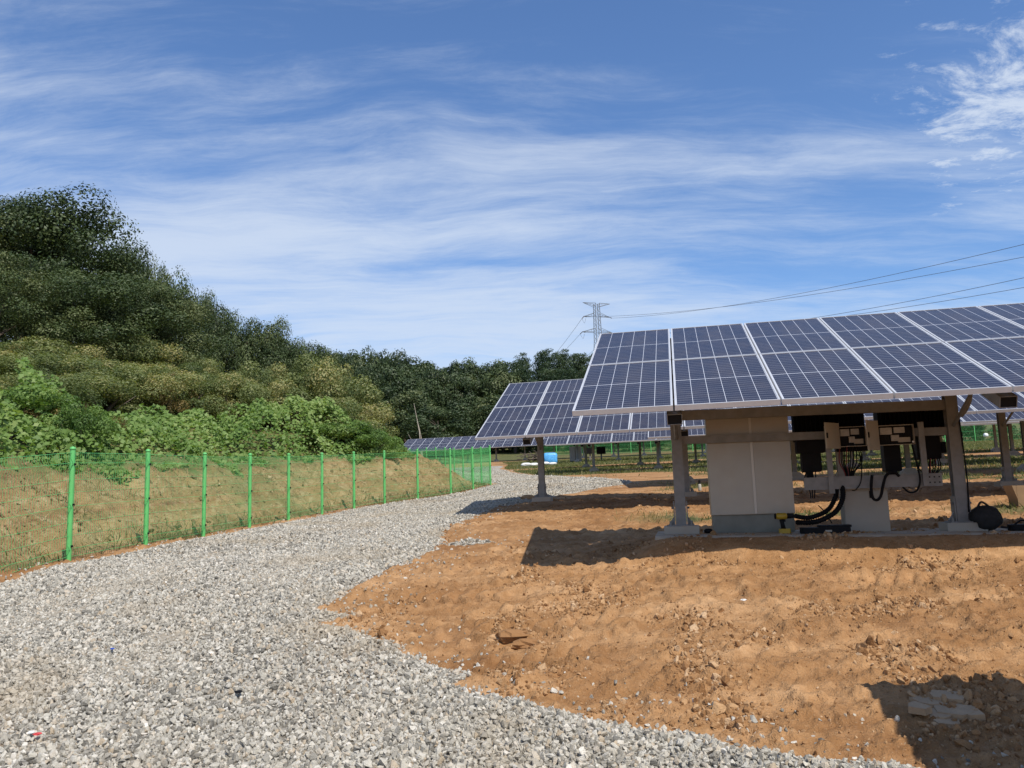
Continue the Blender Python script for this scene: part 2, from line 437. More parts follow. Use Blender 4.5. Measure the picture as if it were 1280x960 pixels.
M_stone = inst_mat('crushed_stone', [(0, (.17, .158, .135)), (.14, (.31, .288, .245)), (.5, (.50, .465, .39)), (.8, (.63, .59, .51)), (.92, (.46, .37, .26)), (1, (.78, .74, .66))], dust=(.40, .325, .225))
M_bankclod = inst_mat('bank_clod', [(0, (.13, .08, .04)), (.5, (.22, .14, .07)), (.85, (.36, .25, .13)), (1, (.46, .35, .20))], .95)
M_clod = inst_mat('soil_clod', [(0, (.25, .125, .05)), (.5, (.37, .205, .092)), (.85, (.48, .295, .15)), (1, (.58, .40, .24))], .95)

# ------------------------------------------------------------------ gravel outline (on the ground)
right_px = [(600, 578), (622, 578), (632, 581), (625, 586), (640, 591), (668, 595), (700, 596), (745, 598), (775, 600), (792, 603.5), (770, 607), (735, 613), (700, 620),
            (660, 628), (640, 632), (607, 638), (590, 648), (566, 657), (552, 664), (548, 676), (538, 690), (508, 701), (470, 719), (441, 737), (414, 751),
            (396, 759), (405, 763), (440, 764), (450, 767), (430, 772), (397, 777), (394, 782), (430, 787), (470, 800), (505, 818), (545, 838), (567, 850), (548, 862),
            (575, 870), (640, 880), (690, 892), (760, 905), (860, 920), (960, 938), (1040, 951), (1125, 962), (1260, 985)]
GP = [(-8.0, 1.5), (-7.3, 3.5)] + [(x + .3, y + .02) for x, y in FA[:-1]] + [(-.62, 33.2)] + [(x + .45, y + .1) for x, y in FB[1:]] + [(-16, 63), (-15, 68)]
GP += [tuple(on_ground(a, b_)[:2]) for a, b_ in right_px] + [(3.6, 2.4), (3.6, 1.0)]
GP = np.array(GP)
PATCH = on_ground(588, 679)


def gravel_sd(x, y):
    x = np.asarray(x, float).ravel(); y = np.asarray(y, float).ravel()
    s = poly_sd(x, y, GP) + (fbm(x, y, 2.2, 31, 3) - .5) * .34
    p = .24 - np.hypot((x - PATCH[0]) / 1.3, (y - PATCH[1]) / 1.0) + (fbm(x, y, 6, 37, 2) - .5) * .3
    return np.maximum(s, p)


def wheel(x, y):
    s = -poly_sd(x, y, WEDGE) + (fbm(np.ravel(x), np.ravel(y), .5, 141, 2) - .5) * .5
    return np.clip(np.exp(-((s - 2.0) / .38) ** 2) + np.exp(-((s - 3.7) / .38) ** 2), 0, 1) * sm(.3, .55, fbm(np.ravel(x), np.ravel(y), .7, 143, 3))


def weed_mask(x, y):
    x = np.asarray(x, float).ravel(); y = np.asarray(y, float).ravel()
    q = .195 * x + .981 * y
    qq = q + np.clip(x - 4, 0, 9) * 1.0
    a = sm(31, 41, qq) * sm(.40, .52, fbm(x * .35 + y * .09, y, .42, 51, 3) + .10 * sm(40, 70, q)) + sm(20.5, 22.5, q) * (1 - sm(24, 27, q)) * sm(.5, .6, fbm(x, y, .9, 53, 3)) * sm(3, 5, x)
    b = np.exp(-((q - 14.9) / .55) ** 2) * sm(.36, .5, fbm(x, y, .8, 55, 3)) * sm(1.5, 3, x)
    return np.clip(np.maximum(a, b), 0, 1) * (poly_sd(x, y, GP) < -.3)


# tyre tracks pressed into the soil: two end points and half width
TRK = []
for (a, b_, hw) in [((770, 738), (962, 720), .2), ((1020, 736), (1250, 720), .24), ((560, 792), (800, 772), .2), ((418, 752), (660, 740), .17), ((560, 842), (760, 812), .18), ((640, 652), (830, 648), .2)]:
    TRK.append((on_ground(*a)[:2], on_ground(*b_)[:2], hw))


def relief(x, y, gsd):
    """small heights added to the smooth ground"""
    soil = sm(.02, -.12, gsd); near = sm(34, 14, y)
    n = (fbm(x, y, .55, 3, 4) - .5) * .12 + (fbm(x, y, 2.6, 11, 4, .6) - .5) * .08
    r = fbm(x, y, 9, 21, 3); n = n + (np.maximum(r - .48, 0) * .15 + (fbm(x, y, 13, 27, 3, .6) - .5) * .024 + (fbm(x, y, 27, 25, 3) - .5) * .028) * near
    h = n * soil * near + (fbm(x, y, .5, 3, 3) - .5) * .05 * near
    for (p0, p1, hw) in TRK:
        d = p1 - p0; Ln = np.hypot(*d); d = d / Ln
        s = (x - p0[0]) * d[0] + (y - p0[1]) * d[1]; v = -(x - p0[0]) * d[1] + (y - p0[1]) * d[0] + .06 * np.sin(s * 1.3)
        msk = sm(hw * 1.3, hw * .8, np.abs(v)) * sm(0, .3, s) * sm(Ln, Ln - .3, s) * sm(.36, .52, fbm(x, y, 1.5, 61, 2))
        lug = sm(-.1, .3, np.sin(2 * math.pi * (s - .55 * np.abs(v)) / .17))
        h = h * (1 - .8 * msk * soil) + soil * msk * (lug * .050 - .024)
        berm = np.exp(-((np.abs(v) - hw * 1.45) / .07) ** 2) * sm(0, .3, s) * sm(Ln, Ln - .3, s)
        h = h + soil * berm * .035 * (.3 + fbm(x, y, 7, 63, 2))
    h = h + sm(-.05, .25, gsd) * .03
    return h


o1 = np.array([.5852, 8.3466, .8701]); TL1, SL1 = .3863, .0026
o2 = np.array([-.7793, 16.4625, 1.2501]); TL2, SL2 = .4035, .0055
MW, ML = 1.016, 2.0


def pad_h(x, y):
    """raised strip of soil under the nearest table: (extra height)"""
    u = (x - o1[0]) * AX[0] + (y - o1[1]) * AX[1]; v = (x - o1[0]) * NX[0] + (y - o1[1]) * NX[1]
    e = (fbm(x, y, 1.8, 71, 3) - .5) * .22
    return sm(.55, 1.02, v + e * .6) * sm(3.4, 2.75, v + e) * sm(.1, 1.0, u + e)


SLAB_Z = lambda u: -.435 - .013 * u


def GZF(x, y):
    """final height of the fine ground"""
    x = np.asarray(x, float).ravel(); y = np.asarray(y, float).ravel()
    gs = gravel_sd(x, y); z0 = G(x, y); p = pad_h(x, y)
    u = (x - o1[0]) * AX[0] + (y - o1[1]) * AX[1]
    z = z0 + relief(x, y, gs)
    return z * (1 - p) + p * (SLAB_Z(u) - .012 + (fbm(x, y, 5, 73, 3) - .5) * .035), gs


# fine ground: rows grow with distance
nr, nc = 640, 700
yk = np.geomspace(3.4, 62, nr); sk = np.linspace(-.92, .86, nc)
X = (sk[None, :] * (yk[:, None] + 1.0)); Y = np.repeat(yk[:, None], nc, 1)
Zf, gs = GZF(X, Y)
V = np.stack([X.ravel(), Y.ravel(), Zf], -1)
wsd = poly_sd(X, Y, WEDGE)
V[:, 2] -= sm(.2, .8, wsd) * .3
F_ = grid_faces(nr, nc)
me = np_mesh('ground', V, F_, M_ground, True, vattr={'gravel': sm(-.06, .06, gs), 'weed': weed_mask(X, Y), 'dust': wheel(X, Y)})
props(put('ground', me), kind='structure')
# wide terrain to the horizon, a little lower where the fine sheet lies
gx = np.concatenate([-np.geomspace(2500, 70, 26), np.linspace(-66, 66, 67), np.geomspace(70, 2500, 26)])
gy = np.concatenate([-np.geomspace(600, 4, 16), np.linspace(-2, 150, 77), np.geomspace(155, 3000, 34)])
X, Y = np.meshgrid(gx, gy)
Zt = G(X, Y) + (fbm(X, Y, .02, 81, 3) - .5) * 8 * sm(120, 260, Y)
wsd = poly_sd(X, Y, WEDGE).reshape(X.shape)
fine = (np.abs(X) < .84 * (Y + 1)) & (Y > 3.8) & (Y < 60.5)
Zt = Zt - np.where(fine, .35, .02) - sm(.2, 1, wsd) * .5
me = np_mesh('terrain', np.stack([X.ravel(), Y.ravel(), Zt.ravel()], -1), grid_faces(*X.shape), M_ground, True, vattr={'gravel': np.zeros(X.size), 'weed': np.maximum(weed_mask(X, Y), sm(75, 100, Y.ravel()))})
props(put('terrain', me), kind='structure')

# embankment behind the fence
xs = np.arange(-15.5, -.2, .075); ys = np.concatenate([np.arange(4, 36, .085), np.arange(36, 60, .2)])
X, Y = np.meshgrid(xs, ys); d = poly_sd(X, Y, WEDGE).reshape(X.shape)
rill = fbm(X + Y * .25, Y, 1.1, 91, 5) - .5
Zb = G(X, Y) + bank(d) - .03 + sm(.1, .9, d) * (rill * .62 + (fbm(X, Y, 4.5, 95, 4, .65) - .5) * .30) * sm(6, 3, d)
Zb = np.where(d < .12, Zb - .12, Zb)
keep = ((d > -.05) & (d < 7.5)); kf = (keep[:-1, :-1] & keep[:-1, 1:] & keep[1:, 1:] & keep[1:, :-1]).ravel()
wd = np.clip(sm(.6, .2, d) * sm(.42, .6, fbm(X, Y, .8, 97, 3)) + sm(.6, .7, fbm(X, Y, .7, 99, 3)) * .4 + sm(2.3, 3, d), 0, 1)
me = np_mesh('embankment', np.stack([X.ravel(), Y.ravel(), Zb.ravel()], -1), grid_faces(*X.shape, kf), M_bank, True, vattr={'weed': wd.ravel()})
props(put('embankment', me), kind='structure')
# hillside
xs = np.arange(-200, 0, 1.6); ys = np.arange(-5, 190, 1.6); X, Y = np.meshgrid(xs, ys); d = poly_sd(X, Y, WEDGE).reshape(X.shape)
Zh = G(X, Y) + bank(d) - .12; keep = d > 4.2; kf = (keep[:-1, :-1] & keep[:-1, 1:] & keep[1:, 1:] & keep[1:, :-1]).ravel()
me = np_mesh('hillside', np.stack([X.ravel(), Y.ravel(), Zh.ravel()], -1), grid_faces(*X.shape, kf), M_hill, True)
props(put('hillside', me), kind='structure')


# ------------------------------------------------------------------ scattered stuff (instances on points)
def hull_stone(seed, n=13, flat=.7, m=None):
    r = np.random.default_rng(seed); P = r.normal(size=(n, 3)); P /= np.linalg.norm(P, axis=1)[:, None]
    P *= (r.uniform(.75, 1.1, (n, 1))); P *= [1.0, r.uniform(.65, .95), flat * r.uniform(.75, 1.1)]
    bm = bmesh.new()
    for p in P: bm.verts.new(p * .5)
    rs = bmesh.ops.convex_hull(bm, input=bm.verts)
    bmesh.ops.delete(bm, geom=[g for g in rs['geom_interior'] if isinstance(g, bmesh.types.BMVert)], context='VERTS')
    me = bpy.data.meshes.new('stone'); bm.to_mesh(me); bm.free(); me.materials.append(m); return me


def scatter(name, pts, scale, rot, protos, **kw):
    col = bpy.data.collections.new(name + '_shape')
    for k, me in enumerate(protos): col.objects.link(bpy.data.objects.new('shape', me))
    me = bpy.data.meshes.new(name); me.vertices.add(len(pts)); me.vertices.foreach_set('co', np.asarray(pts, np.float32).ravel())
    me.attributes.new('scl', 'FLOAT_VECTOR', 'POINT').data.foreach_set('vector', np.asarray(scale, np.float32).ravel())
    me.attributes.new('rot', 'FLOAT_VECTOR', 'POINT').data.foreach_set('vector', np.asarray(rot, np.float32).ravel())
    me.attributes.new('idx', 'INT', 'POINT').data.foreach_set('value', rng.integers(0, len(protos), len(pts)).astype(np.int32))
    o = bpy.data.objects.new(name, me); COL.objects.link(o); props(o, kind='stuff', **kw)
    ng = bpy.data.node_groups.new(name, 'GeometryNodeTree'); ng.is_modifier = True
    ng.interface.new_socket('Geometry', in_out='INPUT', socket_type='NodeSocketGeometry'); ng.interface.new_socket('Geometry', in_out='OUTPUT', socket_type='NodeSocketGeometry')
    n = ng.nodes; l = ng.links
    gi = n.new('NodeGroupInput'); go = n.new('NodeGroupOutput'); ci = n.new('GeometryNodeCollectionInfo')
    ci.inputs['Collection'].default_value = col; ci.inputs['Separate Children'].default_value = True; ci.inputs['Reset Children'].default_value = True
    ip = n.new('GeometryNodeInstanceOnPoints'); ip.inputs['Pick Instance'].default_value = True
    def na(nm, ty):
        q = n.new('GeometryNodeInputNamedAttribute'); q.data_type = ty; q.inputs[0].default_value = nm; return [s for s in q.outputs if s.enabled][0]
    e2r = n.new('FunctionNodeEulerToRotation')
    l.new(gi.outputs[0], ip.inputs['Points']); l.new(ci.outputs[0], ip.inputs['Instance']); l.new(na('idx', 'INT'), ip.inputs['Instance Index'])
    l.new(na('rot', 'FLOAT_VECTOR'), e2r.inputs[0]); l.new(e2r.outputs[0], ip.inputs['Rotation']); l.new(na('scl', 'FLOAT_VECTOR'), ip.inputs['Scale'])
    l.new(ip.outputs[0], go.inputs[0])
    md = o.modifiers.new('scatter', 'NODES'); md.node_group = ng
    return o


def pick(n, y0, y1, s0, s1, fn, pw=1.0):
    """random ground points, density falling with distance^pw"""
    u = rng.random(n)
    if pw == 1.0: y = np.exp(np.log(y0) + u * (np.log(y1) - np.log(y0)))
    else: y = y0 + u * (y1 - y0)
    x = (s0 + rng.random(n) * (s1 - s0)) * (y + 1.0)
    k = fn(x, y); return x[k], y[k]


stones = [hull_stone(100 + k, 12 + k % 5, .66, M_stone) for k in range(10)]
# density per area is even: sample y with pdf ~ y (strip width grows with y), near band and far band apart
def even(n, y0, y1, s0, s1):
    y = np.sqrt(y0 ** 2 + rng.random(n) * (y1 ** 2 - y0 ** 2)); return (s0 + rng.random(n) * (s1 - s0)) * (y + 1.0), y
xa, ya = even(290000, 3.5, 11, -.9, .5); xb, yb = even(230000, 11, 24, -.62, .1); xc, yc = even(150000, 24, 50, -.24, .22)
x = np.concatenate([xa, xb, xc]); y = np.concatenate([ya, yb, yc])
g_ = gravel_sd(x, y); pr = sm(-.10, .06, g_) + .035 * sm(-.9, -.1, g_)
pr *= .55 + .45 * sm(.35, .55, fbm(x, y, .55, 41, 3))
wh = wheel(x, y); pr *= 1 - .55 * wh
k = (rng.random(len(x)) < pr) & (poly_sd(x, y, WEDGE) < .1); x, y, g_, wh = x[k], y[k], g_[k], wh[k]
z, _ = GZF(x, y)
sz = np.minimum(.0325 * np.exp(rng.normal(0, .32, len(x))), .065) * np.where(y > 24, 1.4, np.where(y > 11, 1.12, 1.0))
z += sz * (rng.uniform(.0, .42, len(x)) * sm(-.1, .2, g_) * (1 - .7 * wh) - .14 * wh)
scatter('gravel', np.stack([x, y, z], -1), sz[:, None] * rng.uniform(.8, 1.25, (len(x), 3)), rng.uniform(0, 6.28, (len(x), 3)) * [.3, .3, 1], stones, label='pale crushed stone gravel spread over the curving track', cat='gravel')
clods = [hull_stone(200 + k, 16, .75, M_clod) for k in range(8)]
xa, ya = even(150000, 3.5, 10, -.35, .8); xb, yb = even(60000, 10, 22, -.2, .8)
x = np.concatenate([xa, xb]); y = np.concatenate([ya, yb]); g_ = gravel_sd(x, y)
cl = fbm(x, y, 1.6, 45, 4)
k = (rng.random(len(x)) < .14 + .55 * sm(.50, .68, cl)) & (g_ < -.03); x, y, cl = x[k], y[k], cl[k]
z, _ = GZF(x, y); sz = .0110 * np.exp(rng.normal(0, .62, len(x))) * (1 + 1.0 * sm(.56, .72, cl)); sz = np.minimum(sz, .10)
scatter('soil_clod_cover', np.stack([x, y, z + sz * .0], -1), sz[:, None] * rng.uniform(.8, 1.3, (len(x), 3)), rng.uniform(0, 6.28, (len(x), 3)) * [.3, .3, 1], clods, label='loose orange brown clods strewn over the bare soil', cat='soil')


# ------------------------------------------------------------------ leaves
def leaf_quads(P, Nrm, size, r, aspect=.62, fold=0.0):
    n = len(P); Nrm = Nrm / (np.linalg.norm(Nrm, axis=1)[:, None] + 1e-9)
    t_ = np.cross(Nrm, r.normal(size=(n, 3))); t_ /= np.linalg.norm(t_, axis=1)[:, None] + 1e-9; b_ = np.cross(Nrm, t_)
    s = np.broadcast_to(np.asarray(size, float), (n,))[:, None]
    a = P + t_ * s * .5; c = P - t_ * s * .5; bb = P + b_ * s * .5 * aspect + Nrm * s * fold; d = P - b_ * s * .5 * aspect + Nrm * s * fold
    V = np.stack([a, bb, c, d], 1).reshape(-1, 3); F = np.arange(4 * n).reshape(n, 4); return V, F


def crown(seed, R, H, nl, nleaf, leaf, mat_, kind='round', name='crown'):
    r = np.random.default_rng(seed); C = []; S = []
    for i in range(nl):
        tq = (i + .5) / nl if kind == 'pine' else r.random() ** .8
        ang = i * 2.4 + r.uniform(-.5, .5)
        if kind == 'pine':
            rad = R * (1.0 - .8 * tq) * r.uniform(.35, .95); C.append((rad * math.cos(ang), rad * math.sin(ang), H * (.06 + .92 * tq))); S.append(R * (.62 - .36 * tq) * r.uniform(.7, 1.15))
        else:
            prof = math.sqrt(max(.02, 1 - ((tq - .42) / .64) ** 2)); rad = R * prof * r.uniform(.4, .86)
            C.append((rad * math.cos(ang), rad * math.sin(ang), H * tq)); S.append(R * r.uniform(.19, .38))
    C = np.array(C); S = np.array(S); w_ = S ** 2 / (S ** 2).sum(); li = r.choice(nl, nleaf, p=w_)
    D = r.normal(size=(nleaf, 3)); D /= np.linalg.norm(D, axis=1)[:, None]
    # twigs: leaves gather in small sprays inside each lobe
    nsp = max(8, nleaf // 18); sp = r.integers(0, nsp, nleaf); spd = r.normal(size=(nsp, 3)); spd /= np.linalg.norm(spd, axis=1)[:, None]
    D = spd[sp] * .86 + D * .22; rad = S[li] * (.76 + .28 * r.random(nsp)[sp] ** .7)
    zf = .45 if kind == 'pine' else .8
    P = C[li] + D * rad[:, None] * [1, 1, zf]; P[:, 2] = np.maximum(P[:, 2], -.05 * H)
    Nn = D * 1.15 + r.normal(size=(nleaf, 3)) * .42 + [0, 0, .2]
    V, F = leaf_quads(P, Nn, leaf * r.uniform(.6, 1.4, nleaf), r, .55 if kind != 'pine' else .28, .08)
    lt = r.random(nl)[li]; tone = np.clip(.5 + (lt - .5) * .7 + r.normal(0, .13, nleaf), 0, 1)
    return np_mesh(name, V, F, mat_, fattr={'tone': tone})


def trunk_mb(H, r0, seed, top=.75):
    r = np.random.default_rng(seed); mb = MB(); n = 7
    z = np.linspace(-.4, H * top, n); P = np.stack([np.cumsum(r.normal(0, .05, n)) * H * .08, np.cumsum(r.normal(0, .05, n)) * H * .08, z], -1)
    mb.tube(P, np.linspace(r0, r0 * .25, n), 7)
    for k in range(5):
        i = r.integers(2, n - 1); a = r.uniform(0, 6.28); L_ = H * r.uniform(.16, .28); e = P[i] + [math.cos(a) * L_, math.sin(a) * L_, L_ * .7]
        mb.tube([P[i], (P[i] + e) / 2 + [0, 0, .05 * L_], e], [r0 * .4, r0 * .28, r0 * .1], 5)
    return mb


L_dark = leaf_mat('oak_leaf', [(0, (.020, .034, .011)), (.35, (.040, .065, .020)), (.7, (.068, .098, .030)), (1, (.12, .14, .05))], .16)
L_for = leaf_mat('forest_leaf', [(0, (.022, .040, .014)), (.4, (.046, .072, .026)), (.75, (.075, .105, .038)), (1, (.13, .15, .06))], .18)
L_pine = leaf_mat('pine_needle', [(0, (.016, .034, .015)), (.5, (.034, .062, .026)), (1, (.07, .10, .04))], .2)
L_olive = leaf_mat('olive_leaf', [(0, (.065, .095, .032)), (.4, (.145, .180, .062)), (.75, (.225, .250, .095)), (1, (.38, .33, .14))], .35)
L_bright = leaf_mat('vine_leaf', [(0, (.040, .080, .018)), (.4, (.115, .20, .046)), (.8, (.19, .29, .075)), (1, (.27, .35, .11))], .4)
L_grass = leaf_mat('grass_blade', [(0, (.05, .075, .02)), (.5, (.10, .128, .04)), (.85, (.19, .185, .07)), (1, (.36, .29, .13))], .4)
L_straw = leaf_mat('straw_blade', [(0, (.15, .09, .04)), (.5, (.32, .22, .10)), (.85, (.45, .34, .18)), (1, (.24, .20, .09))], .3)
L_rust = leaf_mat('rust_leaf', [(0, (.12, .085, .03)), (.5, (.22, .16, .055)), (1, (.34, .25, .10))], .35)

crownA = [crown(300 + k, 1.0, 1.9, 44, 20000, .040, L_dark) for k in range(5)]
crownF = [crown(320 + k, 1.0, 2.1, 34, 8000, .072, L_for) for k in range(4)]
crownP = [crown(340 + k, 1.0, 2.8, 24, 7500, .10, L_pine, 'pine') for k in range(3)]
trunkA = [trunk_mb(3.0, .10, 360 + k).mesh('trunk', M_bark) for k in range(3)]


def tree(name, base, height, rad, crown_me, cbase, seed, crown_h, trunk=True, **kw):
    """height of the whole tree; crown spans cbase*height .. height"""
    r = np.random.default_rng(seed); o = thing(name, base, **kw); o.rotation_euler = (0, 0, r.uniform(0, 6.28))
    c = bpy.data.objects.new('crown', crown_me); COL.objects.link(c); c.parent = o
    c.location = (0, 0, height * cbase); c.scale = (rad, rad * r.uniform(.88, 1.1), height * (1 - cbase) / crown_h)
    if trunk:
        tr = bpy.data.objects.new('trunk', trunkA[seed % 3]); COL.objects.link(tr); tr.parent = o; tr.scale = (height / 3.4, height / 3.4, height / 3.2)
    return o


def at_depth(px, depth):
    d = ray(px, 560); return d[0] / d[1] * depth, depth


def z_at(px, py, depth):
    d = ray(px, py); return d[2] / d[1] * depth


def depth_for(px, dd):
    ys_ = np.linspace(6, 120, 600); d = ray(px, 560); sd = poly_sd(d[0] / d[1] * ys_, ys_, WEDGE); k_ = np.nonzero(sd > dd)[0]
    return float(ys_[k_[0]]) if len(k_) else 90.0


# hill trees: (px, depth, top row)
hill = [(-70, 33, 215), (-20, 36, 214), (28, 34, 228), (78, 35, 222), (52, 40, 248), (-45, 30, 300), (12, 30, 318), (62, 30, 330), (118, 36, 282), (112, 31, 345), (152, 38, 312), (186, 39, 300), (168, 33, 355),
        (214, 41, 322), (206, 35, 375), (250, 43, 344), (268, 45, 352), (246, 37, 392), (292, 48, 384), (284, 40, 412), (318, 52, 392), (338, 56, 398), (322, 46, 418), (356, 60, 410), (372, 66, 416), (388, 72, 428), (-10, 27, 372), (48, 27.5, 380), (98, 28, 388), (148, 30, 398), (196, 32, 408),
        (404, 80, 436), (350, 48, 428)]
for i, (px, dp, py) in enumerate(hill):
    dp = max(dp, depth_for(px, 12.5 + 3.5 * (py < 340)))
    x, y = at_depth(px, dp); zb = float(HILL(np.array([x]), np.array([y]))[0]); zt = z_at(px, py, dp); h = max(4.0, zt - zb)
    rad = min(3.9, .34 * h + .8) * (.85 + .3 * rng.random())
    lab = 'dark green broadleaf tree deep in the dense wood on the left hillside'
    lab = {1: 'tall broadleaf tree cut by the left edge on the skyline', 2: 'tall broadleaf tree on the skyline just right of the left edge', 3: 'tallest broadleaf tree with open crown on the left skyline', 8: 'broadleaf tree filling the step below the tallest skyline tree',
           10: 'broad crowned tree on the hill skyline above the second fence post', 11: 'hill skyline tree just right of the broad crowned one above the second post', 13: 'hill skyline tree above the gap between second and third fence posts',
           15: 'rounded separate looking tree on the hill skyline above the third fence post', 18: 'smaller hill skyline tree right of the rounded one', 20: 'hill skyline tree above the fourth fence post', 23: 'low hill skyline tree above the fifth fence post', 25: 'last small tree at the right foot of the hill skyline'}.get(i, lab)
    tree('broadleaf_tree', (x, y, zb), h * (rng.uniform(.80, .88) if i < 5 else rng.uniform(.88, 1.0)), rad * rng.uniform(.85, 1.1), crownA[i % 5], .12, 500 + i, 2.0, label=lab, cat='tree', group='trees on the left hillside')
# distant forest: front row, then taller rows behind
k = 0
for px in np.arange(392, 985, 15.0):
    for (dp, py0, jit) in ((118, 497, 16), (132, 466, 12), (150, 449, 7), (158, 452, 3)):
        p = px + rng.uniform(-7, 7); d_ = dp + rng.uniform(-5, 5); py = py0 + rng.uniform(-jit, jit)
        if dp >= 150: py = np.interp(p, [390, 430, 450, 490, 525, 560, 640, 665, 690, 720, 985], [438, 436, 434, 440, 452, 450, 447, 436, 430, 435, 420]) + (rng.uniform(-2, 6) if dp == 150 else 5)
        x, y = at_depth(p, d_); zb = float(G(x, y)); h = z_at(p, py, d_) - zb
        pine = (dp >= 150 and (p > 640 or rng.random() < .45)) or (dp == 132 and p > 655)
        if dp == 118 and rng.random() < .25: continue
        if pine: tree('pine_tree', (x, y, zb), h, 3.3 + rng.random() * .9, crownP[k % 3], .22, 700 + k, 2.9, label='dark green pine on the skyline of the distant wood', cat='tree', group='pines of the distant wood')
        else: tree('woodland_tree', (x, y, zb), h, 3.9 + rng.random() * 1.3, crownF[k % 4], .06, 700 + k, 2.2, label='green broadleaf tree in the distant wood behind the solar field', cat='tree', group='broadleaf trees of the distant wood')
        k += 1
# pale dead tree
x, y = at_depth(527, 108); zb = float(G(x, y)); mb = MB()
for (dx, h_, r_) in ((0, 7.4, .085), (.35, 4.6, .06), (-.5, 3.4, .05)):
    mb.tube([(x + dx * .3, y, zb - .3), (x + dx - .25, y, zb + h_ * .5), (x + dx * 1.6 - .9, y, zb + h_)], [r_, r_ * .7, r_ * .3], 6)
obj('dead_tree', mb, M_dead, label='bare pale dead trunks leaning before the distant wood', cat='dead tree')

# olive shrubs above the vines
shA = [crown(400 + k, 1.0, 1.25, 22, 12000, .046, L_olive, name='foliage') for k in range(4)]
shB = [crown(420 + k, 1.0, 1.2, 18, 8000, .060, L_bright, name='foliage') for k in range(3)]
shR = [crown(440, 1.0, 1.2, 14, 5000, .050, L_rust, name='foliage')]
stemA = MB()
for a in np.linspace(0, 6.28, 7)[:-1]: stemA.tube([(0, 0, -.1), (.2 * math.cos(a), .2 * math.sin(a), .4), (.5 * math.cos(a), .5 * math.sin(a), .9)], [.03, .022, .008], 5)
stemA = stemA.mesh('stem', M_bark)


def shrub(px, dp, py, rad, protos, i, lab, grp=None, nm='shrub'):
    if dp > 75: return
    x, y = at_depth(px, dp); zb = float(HILL(np.array([x]), np.array([y]))[0]) - .05; h = min(4.2, max(.7, z_at(px, py, dp) - zb))
    o = thing(nm, (x, y, zb), label=lab, cat='shrub', group=grp); o.rotation_euler = (0, 0, i * 1.7)
    f = bpy.data.objects.new('foliage', protos[i % len(protos)]); COL.objects.link(f); f.parent = o; f.scale = (rad, rad, h / 1.35)
    s = bpy.data.objects.new('stem', stemA); COL.objects.link(s); s.parent = o; s.scale = (rad, rad, h / 1.4)


i = 0
for px in np.arange(-80, 420, 19):
    for dd, py in ((rng.uniform(7.6, 9.6), rng.uniform(462, 482)), (rng.uniform(9.4, 11.6), rng.uniform(446, 464)), (rng.uniform(11.4, 13.6), rng.uniform(428, 444))):
        p = px + rng.uniform(-8, 8); d_ = depth_for(p, dd + rng.uniform(-.5, .5))
        pyy = py + rng.uniform(-7, 8) + max(0, px - 300) * .08 - 6 * math.sin(px * .02)
        shrub(p, d_, pyy, 1.3 + rng.random() * .7, shA, i, 'olive green shrub with yellowing leaves on the hillside above the vines', 'olive shrubs on the hillside'); i += 1
for px, dd, py, rd, lab in ((402, 6.5, 452, 2.1, 'large olive bush behind its fellows near the end of the shrub belt'), (432, 5.5, 474, 1.9, 'large olive bush forming the shoulder of the shrub belt'), (450, 5, 500, 1.7, 'olive bush at the far right tip of the shrub belt'),
                            (425, 4.5, 502, 1.7, 'olive bush in front of the right tip of the shrub belt'), (390, 6.5, 474, 1.9, 'large olive bush left of the shoulder bush'), (372, 8, 446, 2.1, 'tall olive bush under the lowest hill trees')):
    shrub(px, depth_for(px, dd), py, rd, shA, i, lab, 'large bushes at the end of the shrub belt'); i += 1
for px, dd, py, rd, lab in ((193, 8.0, 472, 1.1, 'rust brown dying shrub among the olive shrubs, the larger one'), (216, 8.2, 470, .8, 'smaller rust brown shrub right of the larger one')):
    shrub(px, depth_for(px, dd), py, rd, shR, i, lab, 'rust brown shrubs', 'dying_shrub'); i += 1
for px, dd, py, rd, lab in ((12, 6.0, 480, 1.5, 'bright green leafy bush at the left edge above the fence'), (440, 3.6, 528, 1.5, 'bright green bush below the right tip of the shrub belt'), (464, 3.2, 542, 1.2, 'last bright green bush right of the vine bank'),
                            (408, 4.2, 530, 1.5, 'bright green bush at the right end of the vines'), (100, 4.0, 505, .9, 'dark leafy bush in the vines above the first fence post')):
    shrub(px, depth_for(px, dd), py, rd, shB, i, lab, 'bright green bushes on the bank', 'leafy_bush'); i += 1
for px, dd, py, rd, lab in ((58, 5.2, 505, 1.0, 'brown weedy shrub left of the first fence post top'), (112, 5.0, 508, .8, 'brown weedy shrub between the first two fence posts')):
    shrub(px, depth_for(px, dd), py, rd, shR, i, lab, 'brown weedy shrubs', 'weedy_shrub'); i += 1
shrub(492, 60, 556, 1.5, shR, 3, 'dark brownish bush before the left end of the farthest solar row', None, 'brown_bush')

# vine mat on the bank (ground cover)
xs = rng.uniform(-24, -1.2, 620000); ys = rng.uniform(6, 56, 620000); d = poly_sd(xs, ys, WEDGE)
mound = fbm(xs, ys, .42, 111, 3); edge = 2.7 + (fbm(xs, ys, .7, 113, 3) - .5) * 1.5
vis = (xs / ys > -.75) & ~((d > 7) & (rng.random(len(xs)) < .5))
dmx = 5.6 - 1.0 * sm(20, 9, ys) + (fbm(xs, ys, .35, 119, 2) - .5) * 2.2
k = (d > edge) & (d < dmx) & vis & (rng.random(len(xs)) < np.where(ys > 30, .45, .75)); xs, ys, d, mound, edge = xs[k], ys[k], d[k], mound[k], edge[k]
top = sm(0, 1.3, d - edge) * (.35 + .9 * sm(.3, .72, mound) + .07 * np.minimum(d, 9)) * (1 - .35 * sm(34, 46, ys)) * (.5 + .5 * sm(9, 17, ys)) + (fbm(xs, ys, 1.5, 115, 3) - .5) * .9 * sm(0, .8, d - edge)
